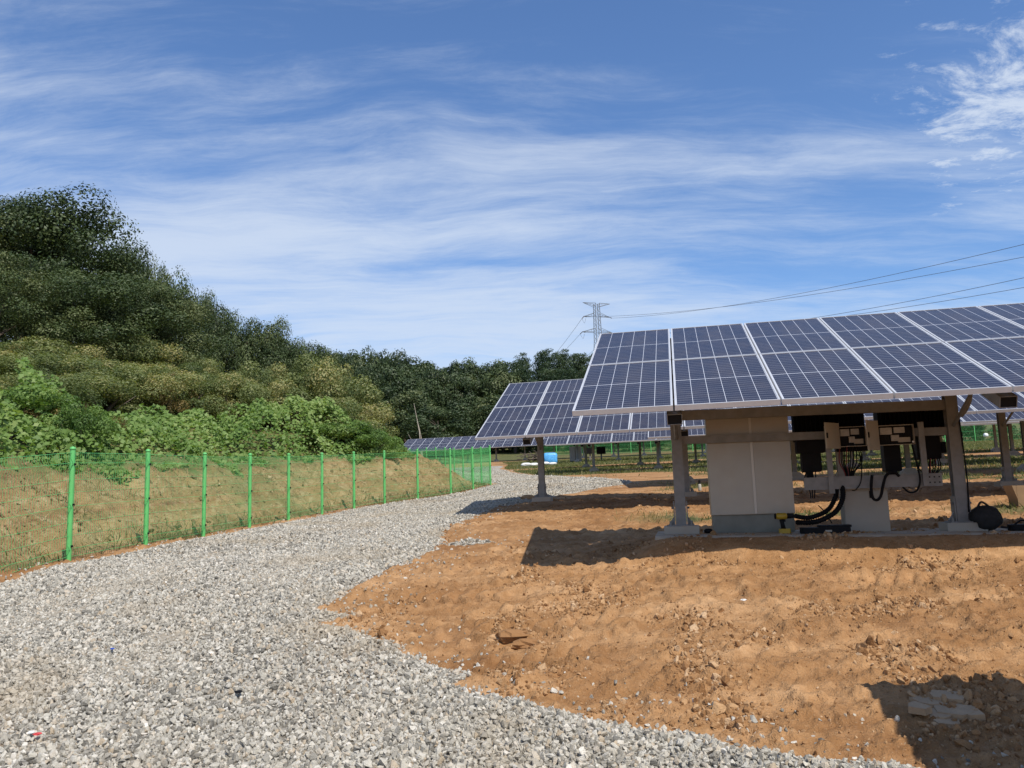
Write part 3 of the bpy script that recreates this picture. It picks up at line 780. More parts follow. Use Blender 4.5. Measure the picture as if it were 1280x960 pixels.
zz = G(xs, ys) + bank(d) + np.maximum(top, .05) - .32 * rng.random(len(xs)) ** 2
r = np.random.default_rng(9); Nn = r.normal(size=(len(xs), 3)) * .55 + [.25, -.45, .75]
V, F_ = leaf_quads(np.stack([xs, ys, zz], -1), Nn, .115 * r.uniform(.5, 1.35, len(xs)), r, .85, .06)
tone = np.clip(.22 + .62 * fbm(xs, ys, .9, 117, 3) + r.normal(0, .13, len(xs)), 0, 1)
props(put('vine_mat', np_mesh('vine_mat', V, F_, L_bright, fattr={'tone': tone})), label='bright green broad leaved vines smothering the bank behind the fence', cat='vines', kind='stuff')


# grass blades
def blades(name, x, y, z, h, mat_, lean, wid, **kw):
    n = len(x); r = np.random.default_rng(77); a = r.uniform(0, 6.28, n); l = r.normal(0, lean, (n, 2))
    B = np.stack([x, y, z - .01], -1); W_ = np.stack([np.cos(a), np.sin(a), 0 * a], -1) * (wid * r.uniform(.6, 1.4, n))[:, None]
    T = B + np.stack([l[:, 0] * h, l[:, 1] * h, h], -1); Mi = B + (T - B) * .55 + np.stack([0 * h, 0 * h, .12 * h], -1)
    V = np.stack([B - W_, B + W_, Mi + W_ * .7, Mi - W_ * .7, T], 1).reshape(-1, 3); b5 = np.arange(n)[:, None] * 5
    F = np.concatenate([b5 + [0, 1, 2, 3]]); F2 = np.concatenate([b5 + [3, 2, 4, 4]])
    me = bpy.data.meshes.new(name); tri = np.concatenate([b5 + [0, 1, 2], b5 + [0, 2, 3], b5 + [3, 2, 4]])
    tn = np.clip(r.normal(.5, .22, n), 0, 1)
    o = put(name, np_mesh(name, V, tri, mat_, fattr={'tone': np.tile(tn, 3)})); return props(o, kind='stuff', **kw)


xw, yw = even(420000, 12, 75, -.05, .72); wm = weed_mask(xw, yw); k = rng.random(len(xw)) < wm * np.where(yw < 27, .9, .45); xw, yw = xw[k], yw[k]
zw = np.where(yw < 60, GZF(xw, yw)[0], G(xw, yw)); blades('weed_cover', xw, yw, zw, rng.uniform(.04, .16, len(xw)), L_grass, .7, np.where(yw > 27, .016, .006), label='green weeds growing in strips between the solar rows', cat='weeds')
xs = rng.uniform(-12, -.5, 90000); ys = rng.uniform(8, 50, 90000); d = poly_sd(xs, ys, WEDGE); k = (d > .1) & (d < 3.6); xs, ys, d = xs[k], ys[k], d[k]
k = rng.random(len(xs)) < .06 + .5 * sm(.48, .64, fbm(xs, ys, 1.0, 121, 3)); xs, ys, d = xs[k], ys[k], d[k]
rl = fbm(xs + ys * .25, ys, 1.1, 91, 5) - .5
blades('dry_grass', xs, ys, G(xs, ys) + bank(d) - .03 + sm(.1, .9, d) * (rl * .62 + (fbm(xs, ys, 4.5, 95, 4, .65) - .5) * .30), rng.uniform(.04, .20, len(xs)), L_straw, 1.0, .006, label='dry straw and cut stems lying on the earth bank', cat='dry grass')
xq = rng.uniform(-12, -.5, 90000); yq = rng.uniform(8, 44, 90000); dq = poly_sd(xq, yq, WEDGE); k = (dq > .2) & (dq < 3.2) & (rng.random(len(xq)) < .05 + .6 * sm(.5, .64, fbm(xq, yq, 1.3, 131, 3))); xq, yq, dq = xq[k], yq[k], dq[k]
rl = fbm(xq + yq * .25, yq, 1.1, 91, 5) - .5; zq = G(xq, yq) + bank(dq) - .03 + sm(.1, .9, dq) * (rl * .62 + (fbm(xq, yq, 4.5, 95, 4, .65) - .5) * .30)
szq = np.minimum(.035 * np.exp(rng.normal(0, .55, len(xq))), .16); clb = [hull_stone(230 + k, 15, .75, M_bankclod) for k in range(6)]
scatter('bank_clod_cover', np.stack([xq, yq, zq], -1), szq[:, None] * rng.uniform(.8, 1.4, (len(xq), 3)), rng.uniform(0, 6.28, (len(xq), 3)) * [.3, .3, 1], clb, label='loose brown clods lying on the cut earth bank', cat='soil')
xs = rng.uniform(-12, -.5, 60000); ys = rng.uniform(8, 56, 60000); d = poly_sd(xs, ys, WEDGE); k = (d > -.05) & (d < .75) & (rng.random(len(xs)) < .3 + .7 * sm(.4, .6, fbm(xs, ys, .8, 97, 3))) & ((ys > 14) | (rng.random(len(xs)) < .4)); xs, ys, d = xs[k], ys[k], d[k]
blades('verge_grass', xs, ys, G(xs, ys) + bank(d), rng.uniform(.05, .2, len(xs)), L_grass, .5, .007, label='low green grass along the foot of the earth bank', cat='grass')


# ------------------------------------------------------------------ green mesh fences
def wire_panel(p0, p1, z0, z1, h, parent, step=.05, r=.0030, simple=False):
    """welded panel between two posts, bent twice for stiffness"""
    p0 = np.array(p0); p1 = np.array(p1); L_ = np.hypot(*(p1 - p0)); d = (p1 - p0) / L_; nrm = np.array([d[1], -d[0]])
    prof = [(.06, 0), (.15, 0), (.19, .035), (.23, 0), (.72, 0), (.76, .035), (.80, 0), (h - .27, 0), (h - .2, .035), (h - .13, 0), (h - .05, 0)]
    if simple: prof = [(.06, 0), (h - .05, 0)]
    mb = MB(); n = max(2, int(round((L_ - .07) / step))); V = []; F = []
    def seg(P, rr):
        nonlocal V, F
        base = sum(len(v) for v in V); m_ = len(P); a = np.array([d[0], d[1], 0]) * rr; b_ = np.array([nrm[0], nrm[1], 0]) * rr
        P = np.asarray(P)
        V.append(np.concatenate([P + a, P - a * .5 + b_ * .87, P - a * .5 - b_ * .87]))
        for i in range(m_ - 1):
            for (s0, s1) in ((0, 1), (1, 2), (2, 0)): F.append((base + s0 * m_ + i, base + s1 * m_ + i, base + s1 * m_ + i + 1, base + s0 * m_ + i + 1))
    for k in range(n + 1):
        s = .035 + (L_ - .07) * k / n; b2 = p0 + d * s; zb = z0 + (z1 - z0) * s / L_
        seg([(b2[0] + nrm[0] * o_, b2[1] + nrm[1] * o_, zb + zz) for zz, o_ in prof], r)
    hz = [.08, .19, .36, .54, .76, .95, 1.12, h - .2, h - .06] if not simple else [.1, .5, .95, h - .06]
    for q in hz:
        o_ = .035 if (not simple and any(abs(q - t_) < .012 for t_ in (.19, .76, h - .2))) else 0
        c0 = np.array([*(p0 + d * .03 + nrm * (o_ + .004)), z0 + q]); c1 = np.array([*(p1 - d * .03 + nrm * (o_ + .004)), z1 + q])
        x_ = np.array([d[0], d[1], 0]); u_ = np.array([0, 0, 1.]) * r * 1.15; v_ = np.array([nrm[0], nrm[1], 0]) * r * 1.15
        base = sum(len(v) for v in V); V.append(np.array([c0 + u_, c0 - u_ * .5 + v_, c0 - u_ * .5 - v_, c1 + u_, c1 - u_ * .5 + v_, c1 - u_ * .5 - v_]))
        F += [(base + 0, base + 1, base + 4, base + 3), (base + 1, base + 2, base + 5, base + 4), (base + 2, base, base + 3, base + 5)]
    V = np.concatenate(V) - WOFF[parent.name]
    return put('mesh_panel', np_mesh('mesh_panel', V, np.array(F), M_wire), parent, WOFF[parent.name])


def post_mesh(h, r=.036):
    mb = MB(); mb.tube([(0, 0, -.3), (0, 0, h - .02)], r, 12, cap=False); mb.tube([(0, 0, h - .02), (0, 0, h), (0, 0, h + .018), (0, 0, h + .028)], [r * 1.12, r * 1.12, r * .8, r * .15], 12)
    return mb.mesh('post', M_green, smooth=True)


def fence(pts, h, zf, step=.05, r=.0027, simple=False, pr=.036, first=0, **kw):
    o = thing('mesh_fence', (*pts[0], zf(*pts[0])), **kw); pm = post_mesh(h, pr)
    clip = MB()
    for zc in (.22, .78, h - .22): clip.box((pr + .006, 0, zc), (.008, 0, 0), (0, .016, 0), (0, 0, .014))
    clip = clip.mesh('clip', M_black)
    zs = [float(zf(*p)) for p in pts]
    for i, p in enumerate(pts):
        if i >= first:
            q = put('post', pm, o, M=Matrix.Translation((p[0], p[1], zs[i])))
            if not simple:
                c = put('clip', clip, q, M=Matrix.Translation((p[0], p[1], zs[i])) @ Matrix.Rotation(0, 4, 'Z'))
                c.matrix_basis = Matrix.Identity(4); a = pts[min(i + 1, len(pts) - 1)] - pts[max(i - 1, 0)]; c.rotation_euler = (0, 0, math.atan2(a[1], a[0]) - math.pi / 2)
        if i + 1 < len(pts): wire_panel(p, pts[i + 1], zs[i], zs[i + 1], h, o, step, r, simple)
    return o


gz = lambda x, y: float(GZF(np.array([x]), np.array([y]))[0][0])
gz0 = lambda x, y: float(G(x, y))
fence(FA, 1.55, gz0, label='green wire mesh fence running along the gravel track below the earth bank', cat='fence')
fence(FB, 1.55, gz0, first=1, label='green mesh fence section turning back from the corner, seen nearly edge on', cat='fence')
far_pts = [np.array(p) for p in zip(np.linspace(3, 62, 30), np.linspace(101, 62, 30))]
fence(far_pts, 1.6, gz0, .1, .008, True, .045, label='distant green fence closing off the far side of the solar field', cat='fence')


for k_, (hx, hy) in enumerate(zip(np.linspace(8, 66, 24), np.linspace(104, 64, 24))):
    hz_ = float(G(hx, hy)); tree('hedge_bush', (hx + rng.uniform(-.6, .6), hy + 2.6 + rng.uniform(-.5, .8), hz_), 2.6 + rng.random() * .9, 2.3, crownF[k_ % 4], .0, 900 + k_, 2.2, trunk=False, label='dark green bush growing behind the distant green fence', cat='bush', group='bushes behind the far fence')

# ------------------------------------------------------------------ solar tables
def mod_meshes():
    W_, L_ = MW - .018, ML - .02; t_ = .055; fr = .016
    me = bpy.data.meshes.new('solar_module'); z = t_ - .006
    v = [(fr, fr, z), (W_ - fr, fr, z), (W_ - fr, L_ - fr, z), (fr, L_ - fr, z), (fr, fr, z - .006), (W_ - fr, fr, z - .006), (W_ - fr, L_ - fr, z - .006), (fr, L_ - fr, z - .006)]
    me.from_pydata(v, [], [(0, 1, 2, 3), (7, 6, 5, 4)]); uv = me.uv_layers.new(name='UVMap')
    mg = .004
    for li, c_ in zip(range(8), [(-mg, -mg), (1 + mg, -mg), (1 + mg, 1 + mg), (-mg, 1 + mg)] * 2): uv.data[li].uv = c_
    me.materials.append(M_cell); me.materials.append(M_white); me.polygons[1].material_index = 1
    fb = MB(); fw = .016
    fb.box((W_ / 2, fw / 2, t_ / 2), (W_ / 2, 0, 0), (0, fw / 2, 0), (0, 0, t_ / 2)); fb.box((W_ / 2, L_ - fw / 2, t_ / 2), (W_ / 2, 0, 0), (0, fw / 2, 0), (0, 0, t_ / 2))
    for xx in (fw / 2, W_ - fw / 2): fb.box((xx, L_ / 2, t_ / 2), (fw / 2, 0, 0), (0, L_ / 2 - fw - .0005, 0), (0, 0, t_ / 2 - .0005))
    fm = fb.mesh('frame', M_alu)
    # one-piece version for far rows
    a = MB(); a.add(v[:4], [(0, 1, 2, 3)], 0); a.add(v[4:], [(3, 2, 1, 0)], 2)
    for vv_, ff in zip(fb.v, range(99)): pass
    base = a.n; a.v.append(np.concatenate(fb.v)); a.f += [tuple(i + base for i in q) for q in fb.f]; a.m += [1] * len(fb.f); a.n += fb.n
    am = a.mesh('solar_module', [M_cell, M_alu, M_white]); uv = am.uv_layers.new(name='UVMap')
    for li, c_ in zip(range(8), [(-mg, -mg), (1 + mg, -mg), (1 + mg, 1 + mg), (-mg, 1 + mg), (0, 0), (0, 0), (0, 0), (0, 0)]): uv.data[li].uv = c_
    return me, fm, am


MOD, FRM, MODF = mod_meshes()


def hsec(h, wd=.12, dp=.12, t_=.012):
    """H section post, base at z=0"""
    mb = MB(); mb.box((0, -dp / 2 + t_ / 2, h / 2), (wd / 2, 0, 0), (0, t_ / 2, 0), (0, 0, h / 2)); mb.box((0, dp / 2 - t_ / 2, h / 2), (wd / 2, 0, 0), (0, t_ / 2, 0), (0, 0, h / 2))
    mb.box((0, 0, h / 2), (t_ / 2, 0, 0), (0, dp / 2 - t_, 0), (0, 0, h / 2 - .001)); return mb


def basis(a, b_, loc):
    c_ = np.cross(a, b_); return Matrix(((a[0], b_[0], c_[0], loc[0]), (a[1], b_[1], c_[1], loc[1]), (a[2], b_[2], c_[2], loc[2]), (0, 0, 0, 1)))


def table(o, tilt, slope, cols, posts, zf, detail, label, group='solar tables standing in rows'):
    a = np.array([math.cos(YAW) * math.cos(slope), math.sin(YAW) * math.cos(slope), math.sin(slope)]); b_ = NX * math.cos(tilt) + np.cross(a, NX) * math.sin(tilt)
    c_ = np.cross(a, b_); o = np.asarray(o, float)
    mid = o + a * MW * posts[0] + b_ * ML
    root = thing('solar_table', (mid[0], mid[1], zf(mid[0], mid[1])), label=label, cat='solar table', group=group)
    top = -.055
    for i in range(cols):
        for j in range(2):
            loc = o + a * (MW * i + .009) + b_ * (ML * j + .01) + c_ * top
            M_ = basis(a, b_, loc)
            if detail:
                m_ = put('solar_module', MOD, root, M=M_); f_ = bpy.data.objects.new('frame', FRM); COL.objects.link(f_); f_.parent = m_
            else: put('solar_module', MODF, root, M=M_)
    tp = .05; Lt = MW * cols
    for q in (.42, 1.55, 2.42, 3.55) if detail else (.6, 3.3):
        mb = MB(); cc = o + a * Lt / 2 + b_ * q + c_ * (top - .031); mb.box(cc, a * (Lt / 2 - .12), b_ * .025, c_ * .03); obj('purlin', mb, M_galv, root)
    for pj in posts:
        P = o + a * MW * pj + b_ * ML
        rc = o + a * MW * pj + b_ * 2.0 + c_ * (top - .062 - .058)
        mb = MB(); hw, hh, t_ = .075, .055, .006; Lr = 1.90
        # hollow square tube
        for sgn in (-1, 1):
            mb.box(rc + a * sgn * (hw - t_ / 2), a * t_ / 2, b_ * Lr, c_ * hh); mb.box(rc + c_ * sgn * (hh - t_ / 2), a * (hw - t_ - .0005), b_ * (Lr - .001), c_ * t_ / 2)
        mb.box(rc - b_ * (Lr - .012), a * (hw - t_ - .0005), b_ * .002, c_ * (hh - t_ - .0005), 1)  # black plate stands in for the shade inside the open tube end
        obj('rafter', mb, [M_galv, M_black], root)
        zt = P[2] + (c_ * (top - .12))[2] - .05; xb = P + c_ * (top - .12); zb = zf(P[0], P[1])
        h = zt - zb; mb = hsec(h, .125, .125); me = mb.mesh('post', M_galv)
        Mp = basis(AX, NX, (P[0], P[1], zb)); po = put('post', me, root, M=Mp)
        if detail:
            # sleeve, base plate and bolts
            bp = MB(); bp.box((0, 0, .045), (.20, 0, 0), (0, .17, 0), (0, 0, .045)); put('base_block', bp.mesh('base_block', M_conc2), root, M=Mp)
            gp = MB(); gp.box((0, 0, .097), (.15, 0, 0), (0, .13, 0), (0, 0, .006))
            for sx in (-1, 1):
                gp.box((sx * .075, 0, .24), (.006, 0, 0), (0, .07, 0), (0, 0, .137)); gp.add([(sx * .081, -.01, .103), (sx * .15, -.01, .103), (sx * .081, -.01, .2), (sx * .081, .01, .103), (sx * .15, .01, .103), (sx * .081, .01, .2)], [(0, 1, 2), (3, 5, 4), (0, 3, 4, 1), (1, 4, 5, 2), (0, 2, 5, 3)])
            put('base_bracket', gp.mesh('base_bracket', M_galv), root, M=Mp)
            for sx in (-1, 1):
                bt = MB(); bt.tube([(sx * .118, -.08, .10), (sx * .118, -.08, .15)], .016, 8); bt.tube([(sx * .081, -.02, .30), (sx * .105, -.02, .30)], .014, 6); put('bolt', bt.mesh('bolt', M_galv), root, M=Mp)
            br = MB(); q0 = P + NX * .05 - ZX * .62 - AX * .0; br.tube([np.array([P[0], P[1], zt - .75]) - NX * .07, o + a * MW * pj + b_ * .95 + c_ * (top - .18)], .022, 6)
            obj('brace', br, M_galv, root)
        else:
            fb = MB(); s0, s1 = .26, .12; fb.add([(i_ * s, j_ * s, z_) for z_, s in ((-.15, s0), (.10, s0 * .85), (.22, s1)) for i_, j_ in ((-1, -1), (1, -1), (1, 1), (-1, 1))],
                   [(k_ + 4 * l_, (k_ + 1) % 4 + 4 * l_, (k_ + 1) % 4 + 4 * l_ + 4, k_ + 4 * l_ + 4) for l_ in (0, 1) for k_ in range(4)] + [(8, 9, 10, 11)])
            put('footing', fb.mesh('footing', M_conc2), root, M=Mp)
    return root, a, b_, c_


slabz = lambda x, y: SLAB_Z((x - o1[0]) * AX[0] + (y - o1[1]) * AX[1]) + .0
T1, a1, b1, c1 = table(o1, TL1, SL1, 14, [1, 4, 7, 10, 13], slabz, True, 'nearest solar table on the right, sheltering the pale cabinet and black inverters')
pad2 = lambda x, y: gz0(x, y) + .10
T2, a2, b2, c2 = table(o2, TL2, SL2, 17, [1, 4, 7, 10, 13, 16], pad2, True, 'second solar table from the front, its left end over the gravel track')


def row_origin(perp, px):
    d = ray(px, 550); t_ = perp / (d[0] * NX[0] + d[1] * NX[1]); return t_ * d[0], t_ * d[1]


N2 = float(o2[:2] @ NX[:2])
rows = [(N2 + 7.4, 809.5, 20, 1, 'third solar table, its left end showing just left of the nearest post'), (N2 + 14.8, 925, 20, 1, 'fourth solar table, half hidden behind the pale cabinet'),
        (N2 + 22.2, 681, 26, 2, 'fifth solar table, seen low between the second table and its posts'), (N2 + 29.6, 704, 30, 1, 'solar table behind the fifth one, showing mostly its posts'),
        (N2 + 44.5, 700, 22, 1, 'far solar table behind the small distant cabinet and blue tarpaulin')]
for (pp, px, cols, pj, lab) in rows:
    x, y = row_origin(pp, px); z = gz0(x, y) + 1.40
    table((x, y, z), .40, .003, cols, list(range(pj, cols, 3)), gz0, False, lab)
x, y = row_origin(83.2, 496.5)
table((x, y, z_at(496.5, 565, y)), .40, .004, 32, list(range(1, 32, 3)), gz0, False, 'farthest solar table, a long low strip in front of the wood at left')
# table whose shadow falls at the lower right; it stands right of the camera
S0 = on_ground(1068, 858); bb = NX * math.cos(.39) + np.cross(AX, NX) * math.sin(.39)
zB = S0[2]
for _ in range(6):
    kk = (zB - S0[2]) / SUN[2]; B0 = S0 + SUN * kk; zB = gz0(*(B0 - 2 * ML * bb)[:2]) + 1.5 + 2 * ML * bb[2]
o0 = B0 - 2 * ML * bb
table(o0, .39, 0, 6, [1, 4], gz0, False, 'solar table outside the right edge, known by its shadow at lower right')

# ------------------------------------------------------------------ concrete strip under the nearest table
C0 = o1.copy(); C0[2] = 0


def row_pt(u, v, z): return C0 + AX * u + NX * v + ZX * z


def on_row(px, py, v):
    """point of the vertical plane v metres behind the low edge of the nearest table -> (u, z)"""
    d = ray(px, py); t_ = (v + C0[:2] @ NX[:2]) / (d[0] * NX[0] + d[1] * NX[1]); P = t_ * d
    return (P - C0) @ AX, P[2]


mb = MB(); us = np.linspace(.72, 14.0, 60); r = np.random.default_rng(5); rowsv = []
for k, u in enumerate(us):
    f0 = 1.06 + .03 * math.sin(u * 2.1) + r.normal(0, .012) + (.5 * max(0, 1.1 - u)); zt = SLAB_Z(u); rowsv.append([row_pt(u, f0 - .02, zt - .13), row_pt(u, f0, zt - .02), row_pt(u, f0 + .05, zt + .0), row_pt(u, 2.55, zt), row_pt(u, 2.6, zt - .13)])
V = np.array(rowsv).reshape(-1, 3); mb.add(V, [(i * 5 + k, (i + 1) * 5 + k, (i + 1) * 5 + k + 1, i * 5 + k + 1) for i in range(59) for k in range(4)] + [(0, 1, 2, 3, 4), tuple(59 * 5 + k for k in (4, 3, 2, 1, 0))])
obj('concrete_strip', mb, M_conc, kind='structure')


def pbox(mb, x0, y0, x1, y1, v0, v1, mi=0, rb=0.0):
    """box in the row frame whose front (at v0) spans the given picture rectangle"""
    u0, z0 = on_row(x0, (y0 + y1) / 2, v0); u1, z1 = on_row(x1, (y0 + y1) / 2, v0); zt = on_row((x0 + x1) / 2, y0, v0)[1]; zb = on_row((x0 + x1) / 2, y1, v0)[1]
    c_ = row_pt((u0 + u1) / 2, (v0 + v1) / 2, (zt + zb) / 2); A_, B_, C_ = AX * (u1 - u0) / 2, NX * (v1 - v0) / 2, ZX * (zt - zb) / 2
    if rb: mb.rbox(c_, A_, C_, B_, rb, mi)
    else: mb.box(c_, A_, B_, C_, mi)
    return (u0, u1, zb, zt)


VP = ML * math.cos(TL1)     # depth of the posts behind the low edge, about 1.85
pt = lambda px, py, v: row_pt(*(lambda q: (q[0], v, q[1]))(on_row(px, py, v)))

# equipment rack between the posts
rk = thing('equipment_rack', row_pt(2.5, VP, SLAB_Z(2.5)), label='galvanised rack of beams, channel and struts between the two front posts', cat='rack')
for (ya, yb, hh) in ((519.5, 504, .058), (550.5, 536.5, .045)):
    uA, zA = on_row(852, ya, VP); uB, zB = on_row(1190, yb, VP); P0, P1 = row_pt(uA, VP, zA), row_pt(uB, VP, zA - .03)
    d_ = P1 - P0; mb = MB(); dn = d_ / np.linalg.norm(d_); mb.box((P0 + P1) / 2, d_ / 2, NX * .03, np.cross(dn, NX) * hh); obj('beam', mb, M_galv, rk)
mb = MB(); u0, z0 = on_row(1005, 605, VP - .1); u1, _ = on_row(1178, 600, VP - .1); zc_ = z0; cc = row_pt((u0 + u1) / 2, VP - .1, zc_); hu = (u1 - u0) / 2
mb.box(cc, AX * hu, NX * .004, ZX * .07); mb.box(cc + NX * .05 + ZX * .067, AX * hu, NX * .046, ZX * .003); mb.box(cc + NX * .05 - ZX * .067, AX * hu, NX * .046, ZX * .003)
chn = obj('cable_channel', mb, M_galv, rk)
for k in range(6):
    mb = MB(); mb.box(row_pt(u1 - .03 - .05 * (k // 2), VP - .1045, zc_ + (.03 if k % 2 else -.03)), AX * .008, NX * .0008, ZX * .008); obj('bolt_hole', mb, M_black, chn)
for (xt, xb, yt, yb) in ((1030, 1039, 533, 617), (1147, 1156, 528, 607)):
    mb = MB(); uA, zA = on_row(xt + 3.5, yt, VP - .06); uB, zB = on_row(xb, yb, VP - .14); um = (uA + uB) / 2
    mb.box(row_pt(um, VP - .125, (zA + zB) / 2), AX * .030, NX * .014, ZX * (zA - zB) / 2); obj('strut', mb, M_galv, rk)

# pale cabinet
cb_v = VP + .06; ucl, zcl = on_row(886.5, 600, cb_v); ucr, _ = on_row(991, 600, cb_v); zt = on_row(940, 509, cb_v)[1]; zpl = on_row(942, 643, cb_v)[1]; zb = SLAB_Z(2) + .002
cab = thing('metal_cabinet', row_pt((ucl + ucr) / 2, cb_v + .2, zb), label='tall pale grey metal cabinet with two plain doors standing behind the beams', cat='cabinet')
mb = MB(); mb.box(row_pt((ucl + ucr) / 2, cb_v + .24, (zt + zpl) / 2), AX * (ucr - ucl) / 2, NX * .22, ZX * (zt - zpl) / 2); obj('body', mb, M_cab, cab)
us_ = on_row(943.5, 600, cb_v)[0]
for (ua, ub) in ((ucl + .004, us_ - .004), (us_ + .004, ucr - .004)):
    mb = MB(); mb.rbox(row_pt((ua + ub) / 2, cb_v + .008, (zt + zpl) / 2), AX * (ub - ua) / 2, ZX * ((zt - zpl) / 2 - .006), NX * .0115, .02); obj('door', mb, M_cab, cab)
mb = MB(); mb.box(row_pt(us_ - .012, cb_v - .008, (zt + zpl) / 2), AX * .014, NX * .005, ZX * ((zt - zpl) / 2 - .01)); obj('edge_highlight_strip', mb, M_edge_highlight, cab)  # pale strip at the seam, a highlight put into colour
mb = MB(); mb.box(row_pt((ucl + ucr) / 2, cb_v + .24, (zpl + zb) / 2 - .001), AX * ((ucr - ucl) / 2 - .012), NX * .205, ZX * ((zpl - zb) / 2 - .001)); obj('plinth', mb, M_plinth, cab)


# inverters: black, finned, behind the beams
def inverter(x0, x1, yt, yb, low, label):
    v0, v1 = VP + .045, VP + .32; um, zm = on_row((x0 + x1) / 2, yb, v0); o = thing('inverter', row_pt(um, v0 + .1, zm), label=label, cat='inverter', group='black inverters on the rack')
    mb = MB(); u0, u1, zb_, zt_ = pbox(mb, x0, yt, x1, yb, v0 + .06, v1, 0, .06); obj('body', mb, M_blackm, o)
    n = 15
    for k in range(n):
        mb = MB(); u = u0 + .03 + (u1 - u0 - .06) * k / (n - 1); mb.box(row_pt(u, v0 + .035, (zt_ + zb_) / 2), AX * .004, NX * .0245, ZX * ((zt_ - zb_) / 2 - .03)); obj('cooling_fin', mb, M_blackm, o)
    for (a0, b0, a1_, b1_, vv0) in low:
        mb = MB(); pbox(mb, a0, b0, a1_, b1_, v0 + .03 + vv0, v1 - .06, 0, .12); obj('connection_box', mb, M_black, o)
    return o


inverter(992.5, 1081, 513, 550, [(1045, 549, 1086, 564, .06), (996, 549, 1032, 566, 0), (1003, 565.5, 1027, 590, .02), (1009, 589.5, 1017, 599, .05)], 'left black finned inverter, next to the pale cabinet')
inverter(1097, 1181, 502, 546, [(1105, 545.5, 1126, 589, .02), (1111, 588.5, 1122, 598, .05), (1146, 545, 1176, 574, 0), (1176.5, 552, 1183, 566, .04)], 'right black finned inverter, next to the right front post')


def combiner(x0, x1, y0, y1, door, label):
    v0 = VP - .09; um, zm = on_row((x0 + x1) / 2, y1, v0); o = thing('combiner_box', row_pt(um, v0 + .05, zm), label=label, cat='electrical box', group='open combiner boxes')
    mb = MB(); u0, z0 = on_row(x0, (y0 + y1) / 2, v0); u1, _ = on_row(x1, (y0 + y1) / 2, v0); zt_ = on_row((x0 + x1) / 2, y0, v0)[1]; zb_ = on_row((x0 + x1) / 2, y1, v0)[1]
    cz = (zt_ + zb_) / 2; hz = (zt_ - zb_) / 2; uc = (u0 + u1) / 2; hu = (u1 - u0) / 2
    bk = MB(); bk.box(row_pt(uc, v0 + .0465, cz), AX * (hu - .008), NX * .001, ZX * (hz - .008)); obj('mounting_plate', bk, M_black, o)
    mb.box(row_pt(uc, v0 + .052, cz), AX * hu, NX * .003, ZX * hz)
    for sg in (-1, 1): mb.box(row_pt(uc + sg * (hu - .003), v0 + .0245, cz), AX * .003, NX * .0245, ZX * hz); mb.box(row_pt(uc, v0 + .0245, cz + sg * (hz - .003)), AX * (hu - .0065), NX * .0245, ZX * .003)
    obj('enclosure', mb, M_beige, o)
    k = 0
    for (fu, fz, wu, wz, m_) in ((-.55, .42, .33, .34, M_breaker), (.2, .48, .30, .28, M_breaker), (.68, .3, .2, .45, M_black), (-.62, -.35, .25, .42, M_black), (-.05, -.3, .22, .3, M_breaker), (.45, -.5, .34, .24, M_beige)):
        mb = MB(); mb.box(row_pt(uc + fu * hu, v0 + .028 + .004 * k, cz + fz * hz), AX * wu * hu, NX * .018, ZX * wz * hz); obj('breaker' if m_ is not M_beige else 'terminal_block', mb, m_, o); k += 1
    (a0, b0, a1_, b1_) = door; hA = pt(a1_, (b0 + b1_) / 2, v0); u_d0 = on_row(a0, (b0 + b1_) / 2, v0 - .22)[0]; D0 = row_pt(u_d0, v0 - .22, 0)
    zt_ = on_row(a1_, b0, v0)[1]; zb_ = on_row(a1_, b1_, v0)[1]; dd = D0 - hA; dd[2] = 0; L_ = np.linalg.norm(dd); dn = dd / L_; nn = np.cross(ZX, dn)
    mb = MB(); mb.box(hA * [1, 1, 0] + dn * L_ / 2 + ZX * (zt_ + zb_) / 2, dn * L_ / 2, nn * .008, ZX * (zt_ - zb_) / 2); dr = obj('door', mb, M_beige, o)
    mb = MB(); mb.box(hA * [1, 1, 0] + dn * L_ * .95 + nn * .012 + ZX * (zt_ + zb_) / 2, dn * .01, nn * .006, ZX * .03); obj('latch', mb, M_black, dr)
    return o


combiner(1049, 1083, 533, 558, (1032, 529, 1049, 561), 'left open combiner box with its beige door swung toward the cabinet')
combiner(1098, 1143, 531, 556, (1084, 526, 1098, 563), 'right open combiner box between the two inverters')
ball = MB(); ball.tube([pt(1141.5, 552, VP - .1) + ZX * k for k in (-.012, -.006, .006, .012)], [.004, .013, .013, .004], 10); obj('indicator_lamp', ball, M_whiteg, label='small pale round knob at the right combiner box', cat='knob')


def curve(pts, n=14):
    P = np.asarray(pts, float); m_ = len(P); t_ = np.linspace(0, m_ - 1, n * (m_ - 1) + 1); out = []
    for s in t_:
        i = min(int(s), m_ - 2); f = s - i; p0 = P[max(i - 1, 0)]; p1 = P[i]; p2 = P[i + 1]; p3 = P[min(i + 2, m_ - 1)]
        out.append(.5 * ((2 * p1) + (-p0 + p2) * f + (2 * p0 - 5 * p1 + 4 * p2 - p3) * f * f + (-p0 + 3 * p1 - 3 * p2 + p3) * f ** 3))
    return np.array(out)


def bundle(x0, x1, y0, xb, yb, n, label, seed):
    r = np.random.default_rng(seed); um = pt(xb, yb, VP - .03); o = thing('wire_bundle', um, label=label, cat='wires', group='wire bundles under the boxes')
    for k in range(n):
        f = (k + .5) / n; xa = x0 + (x1 - x0) * f; v = VP - .03 + r.uniform(-.03, .03); xe = xb + (f - .5) * 7
        P = curve([pt(xa, y0, v), pt(xa + (xa - xb) * .15 + r.normal(0, 1), y0 + (yb - y0) * .45, v), pt((xa + xe * 2) / 3, y0 + (yb - y0) * .78, v), pt(xe, yb + 3, v)], 5)
        mb = MB(); mb.tube(P, .0065, 5); obj('wire', mb, M_red if r.random() < .38 else M_cable, o)


